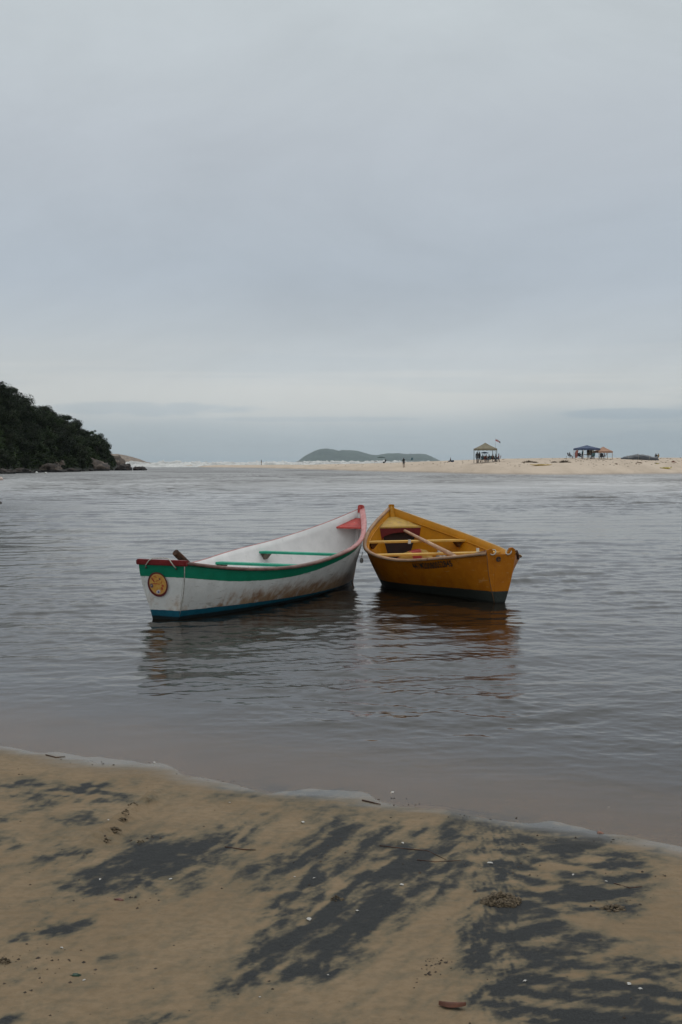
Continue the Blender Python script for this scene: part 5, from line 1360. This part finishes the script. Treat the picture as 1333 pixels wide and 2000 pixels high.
def clod(px, py, w, h, seed, label, nb=150):
    q = near(px, py); S = w / FPX * q.y / 2; rnd = random.Random(seed); bm = bmesh.new()
    for i in range(nb):
        a_ = rnd.uniform(0, 6.28); rr_ = S * rnd.random() ** .6; x, y = rr_ * math.cos(a_), rr_ * .8 * math.sin(a_); z = h * max(0, 1 - (rr_ / S) ** 1.5) * rnd.uniform(.5, 1.05)
        r_ = S * (.035 + .15 * rnd.random() ** 3); mt = bmesh.ops.create_icosphere(bm, subdivisions=2, radius=r_)
        for v in mt['verts']:
            k = 1 + .95 * mn.noise(v.co * (1.5 / r_) + Vector((i, 0, 0))); v.co = Vector((v.co.x * k + x, v.co.y * k + y, v.co.z * k * .8 + z))
    o = bm_obj('sand_clod', bm, clodm, None, True); o.location = q; return tag(o, label, 'clod of sand', 'clods of sand on the near beach')
clod(980, 1762, 76, .030, 1, 'large crumbly clod of sand right of the pale diagonal streak', 520)
clod(1200, 1775, 50, .010, 2, 'low crumbled clod of sand near the right edge', 90); clod(658, 1757, 26, .014, 3, 'small round clod of sand in the middle dark patch', 70); clod(245, 1590, 20, .02, 4, 'dark clod of sand at the rim of the dragged trough', 60)
clod(222, 1622, 34, .012, 5, 'crumbly clod of sand at the lower end of the dragged trough', 70)
for k_, (a_, b_, w__, n__, lab) in enumerate([(262, 1572, 22, 40, 'crumbled dark sand at the top of the dragged trough'), (238, 1603, 26, 50, 'crumbled dark sand on the rim halfway along the dragged trough'), (208, 1642, 24, 40, 'crumbled dark sand at the bottom end of the dragged trough'), (290, 1560, 14, 24, 'small crumbs of dark sand just above the dragged trough')]): clod(a_, b_, w__, .012, 20 + k_, lab, n__)
clod(275, 1645, 18, .01, 6, 'small clod of sand at the top of the left dark patch', 40); clod(8, 1880, 30, .014, 7, 'dark clod of sand at the left edge of the frame', 60)
# crumbs
rnd = random.Random(17); V, Fc = [], []
clusters = [(60, 1870, 90, 40), (110, 1900, 120, 60), (230, 1750, 90, 30), (150, 1700, 100, 60), (1200, 1770, 70, 30), (1240, 1710, 90, 50), (860, 1880, 40, 12), (830, 1900, 30, 25), (60, 1500, 120, 30), (1100, 1645, 150, 20), (900, 1595, 120, 12), (1000, 1690, 60, 40), (260, 1640, 60, 20), (640, 1670, 90, 40), (250, 1490, 120, 8), (460, 1525, 60, 5), (820, 1572, 80, 5), (1200, 1640, 120, 8), (780, 1560, 40, 6)]
for i in range(620):
    if rnd.random() < .72: cx, cy, sx, sy = rnd.choice(clusters); px, py = rnd.gauss(cx, sx * .5), rnd.gauss(cy, sy * .5)
    else: px, py = rnd.uniform(-150, 1480), rnd.uniform(1500, 2050)
    q = near(px, py); r_ = .0015 + .0045 * rnd.random() ** 3; k = len(V)
    if q.y > shore_y(q.x) + .05: continue
    pts = [(1, 0, .2), (0, 1, .3), (-1, 0, .1), (0, -1, .2), (.2, .1, 1), (0, 0, -1)]
    for a_ in pts: V.append((q.x + r_ * a_[0] * rnd.uniform(.6, 1.6), q.y + r_ * a_[1] * rnd.uniform(.6, 1.6), q.z + r_ * a_[2] * rnd.uniform(.5, 1.2)))
    for a_, b_ in ((0, 1), (1, 2), (2, 3), (3, 0)): Fc.append((k + a_, k + b_, k + 4)); Fc.append((k + b_, k + a_, k + 5))
tag(mesh_obj('crumbs', V, Fc, plain('dark_crumbs', (.045, .030, .020), .9, .5, 30)), 'dark crumbs of weed and sand scattered on the beach', kind='stuff')
# twigs and bits along the waterline
def twig(pts, r, label, mat=None):
    P_ = [near(a, b) + Vector((0, 0, r * .8)) for a, b in pts]; o0 = P_[0]; bm = bmesh.new(); tube(bm, [q - o0 for q in P_], [r * 1.1] + [r] * (len(P_) - 2) + [r * .5], 6)
    o = bm_obj('twig', bm, mat or M['pole'], None, True); o.location = o0; return tag(o, label, 'twig', 'twigs on the near sand')
twig([(708, 1564), (722, 1567), (744, 1572)], .0035, 'dark twig lying at the waterline in the middle'); twig([(742, 1652), (790, 1658), (835, 1662), (872, 1680)], .0018, 'long thin dark twig across the top of the middle dark patch'); twig([(815, 1680), (850, 1684), (900, 1681)], .0018, 'thin twig right of the long one on dark sand')
twig([(440, 1655), (475, 1660), (500, 1661)], .0025, 'short thin twig right of the left dark patch'); twig([(90, 1475), (110, 1480), (128, 1478)], .003, 'short dark twig at the left waterline'); twig([(1200, 1726), (1230, 1735), (1255, 1732)], .002, 'thin pale root on the sand near the right edge')
# reddish leaf at the bottom
q = near(884, 1968); V, Fc = [], []
for i in range(9):
    t_ = i / 8; w_ = .030 * math.sin(PI * (t_ * .9 + .06)) ** .8 * .5
    for j in range(5): s_ = j / 4 * 2 - 1; V.append(((t_ - .5) * .078, s_ * w_, .004 + .010 * (1 - s_ * s_) + .008 * t_ * t_))
for i in range(8):
    for j in range(4): a = 5 * i + j; Fc.append((a, a + 5, a + 6, a + 1))
o = mesh_obj('leaf', V, Fc, paint_mat('red_brown_leaf', (.10, .035, .018), .3, .4, 30, .3), None, True); o.location = q; o.rotation_euler.z = -.35; tag(o, 'reddish brown curled leaf at the bottom of the frame', 'leaf')
for (px, py, lab, colr) in ((232, 1757, 'red-brown scrap of leaf under the left dark patch', (.12, .04, .03)), (150, 1905, 'small green scrap of weed on the left sand', (.012, .040, .018)), (1172, 1627, 'pinkish fragment at the right waterline', (.26, .12, .08))):
    q = near(px, py); me = rock_mesh(px * .3, .014, .008, .005, 3, .6); me.materials.append(plain('scrap', colr, .6, .3, 30)); o = bpy.data.objects.new('scrap', me); C.objects.link(o); o.location = q; tag(o, lab, 'scrap')

# ------------------------------------------------------------------ haze
bm = bmesh.new(); box(bm, -9300, 9300, -80, 12200, -3.4, 140)
m = bpy.data.materials.new('haze'); m.use_nodes = True; nt = m.node_tree; nt.nodes.clear()
o_ = nt.nodes.new('ShaderNodeOutputMaterial'); v_ = nt.nodes.new('ShaderNodeVolumePrincipled'); v_.inputs['Density'].default_value = .00005
v_.inputs['Color'].default_value = (.86, .95, 1.0, 1); nt.links.new(v_.outputs[0], o_.inputs['Volume'])
tag(bm_obj('haze', bm, m), 'thin sea haze', kind='stuff')
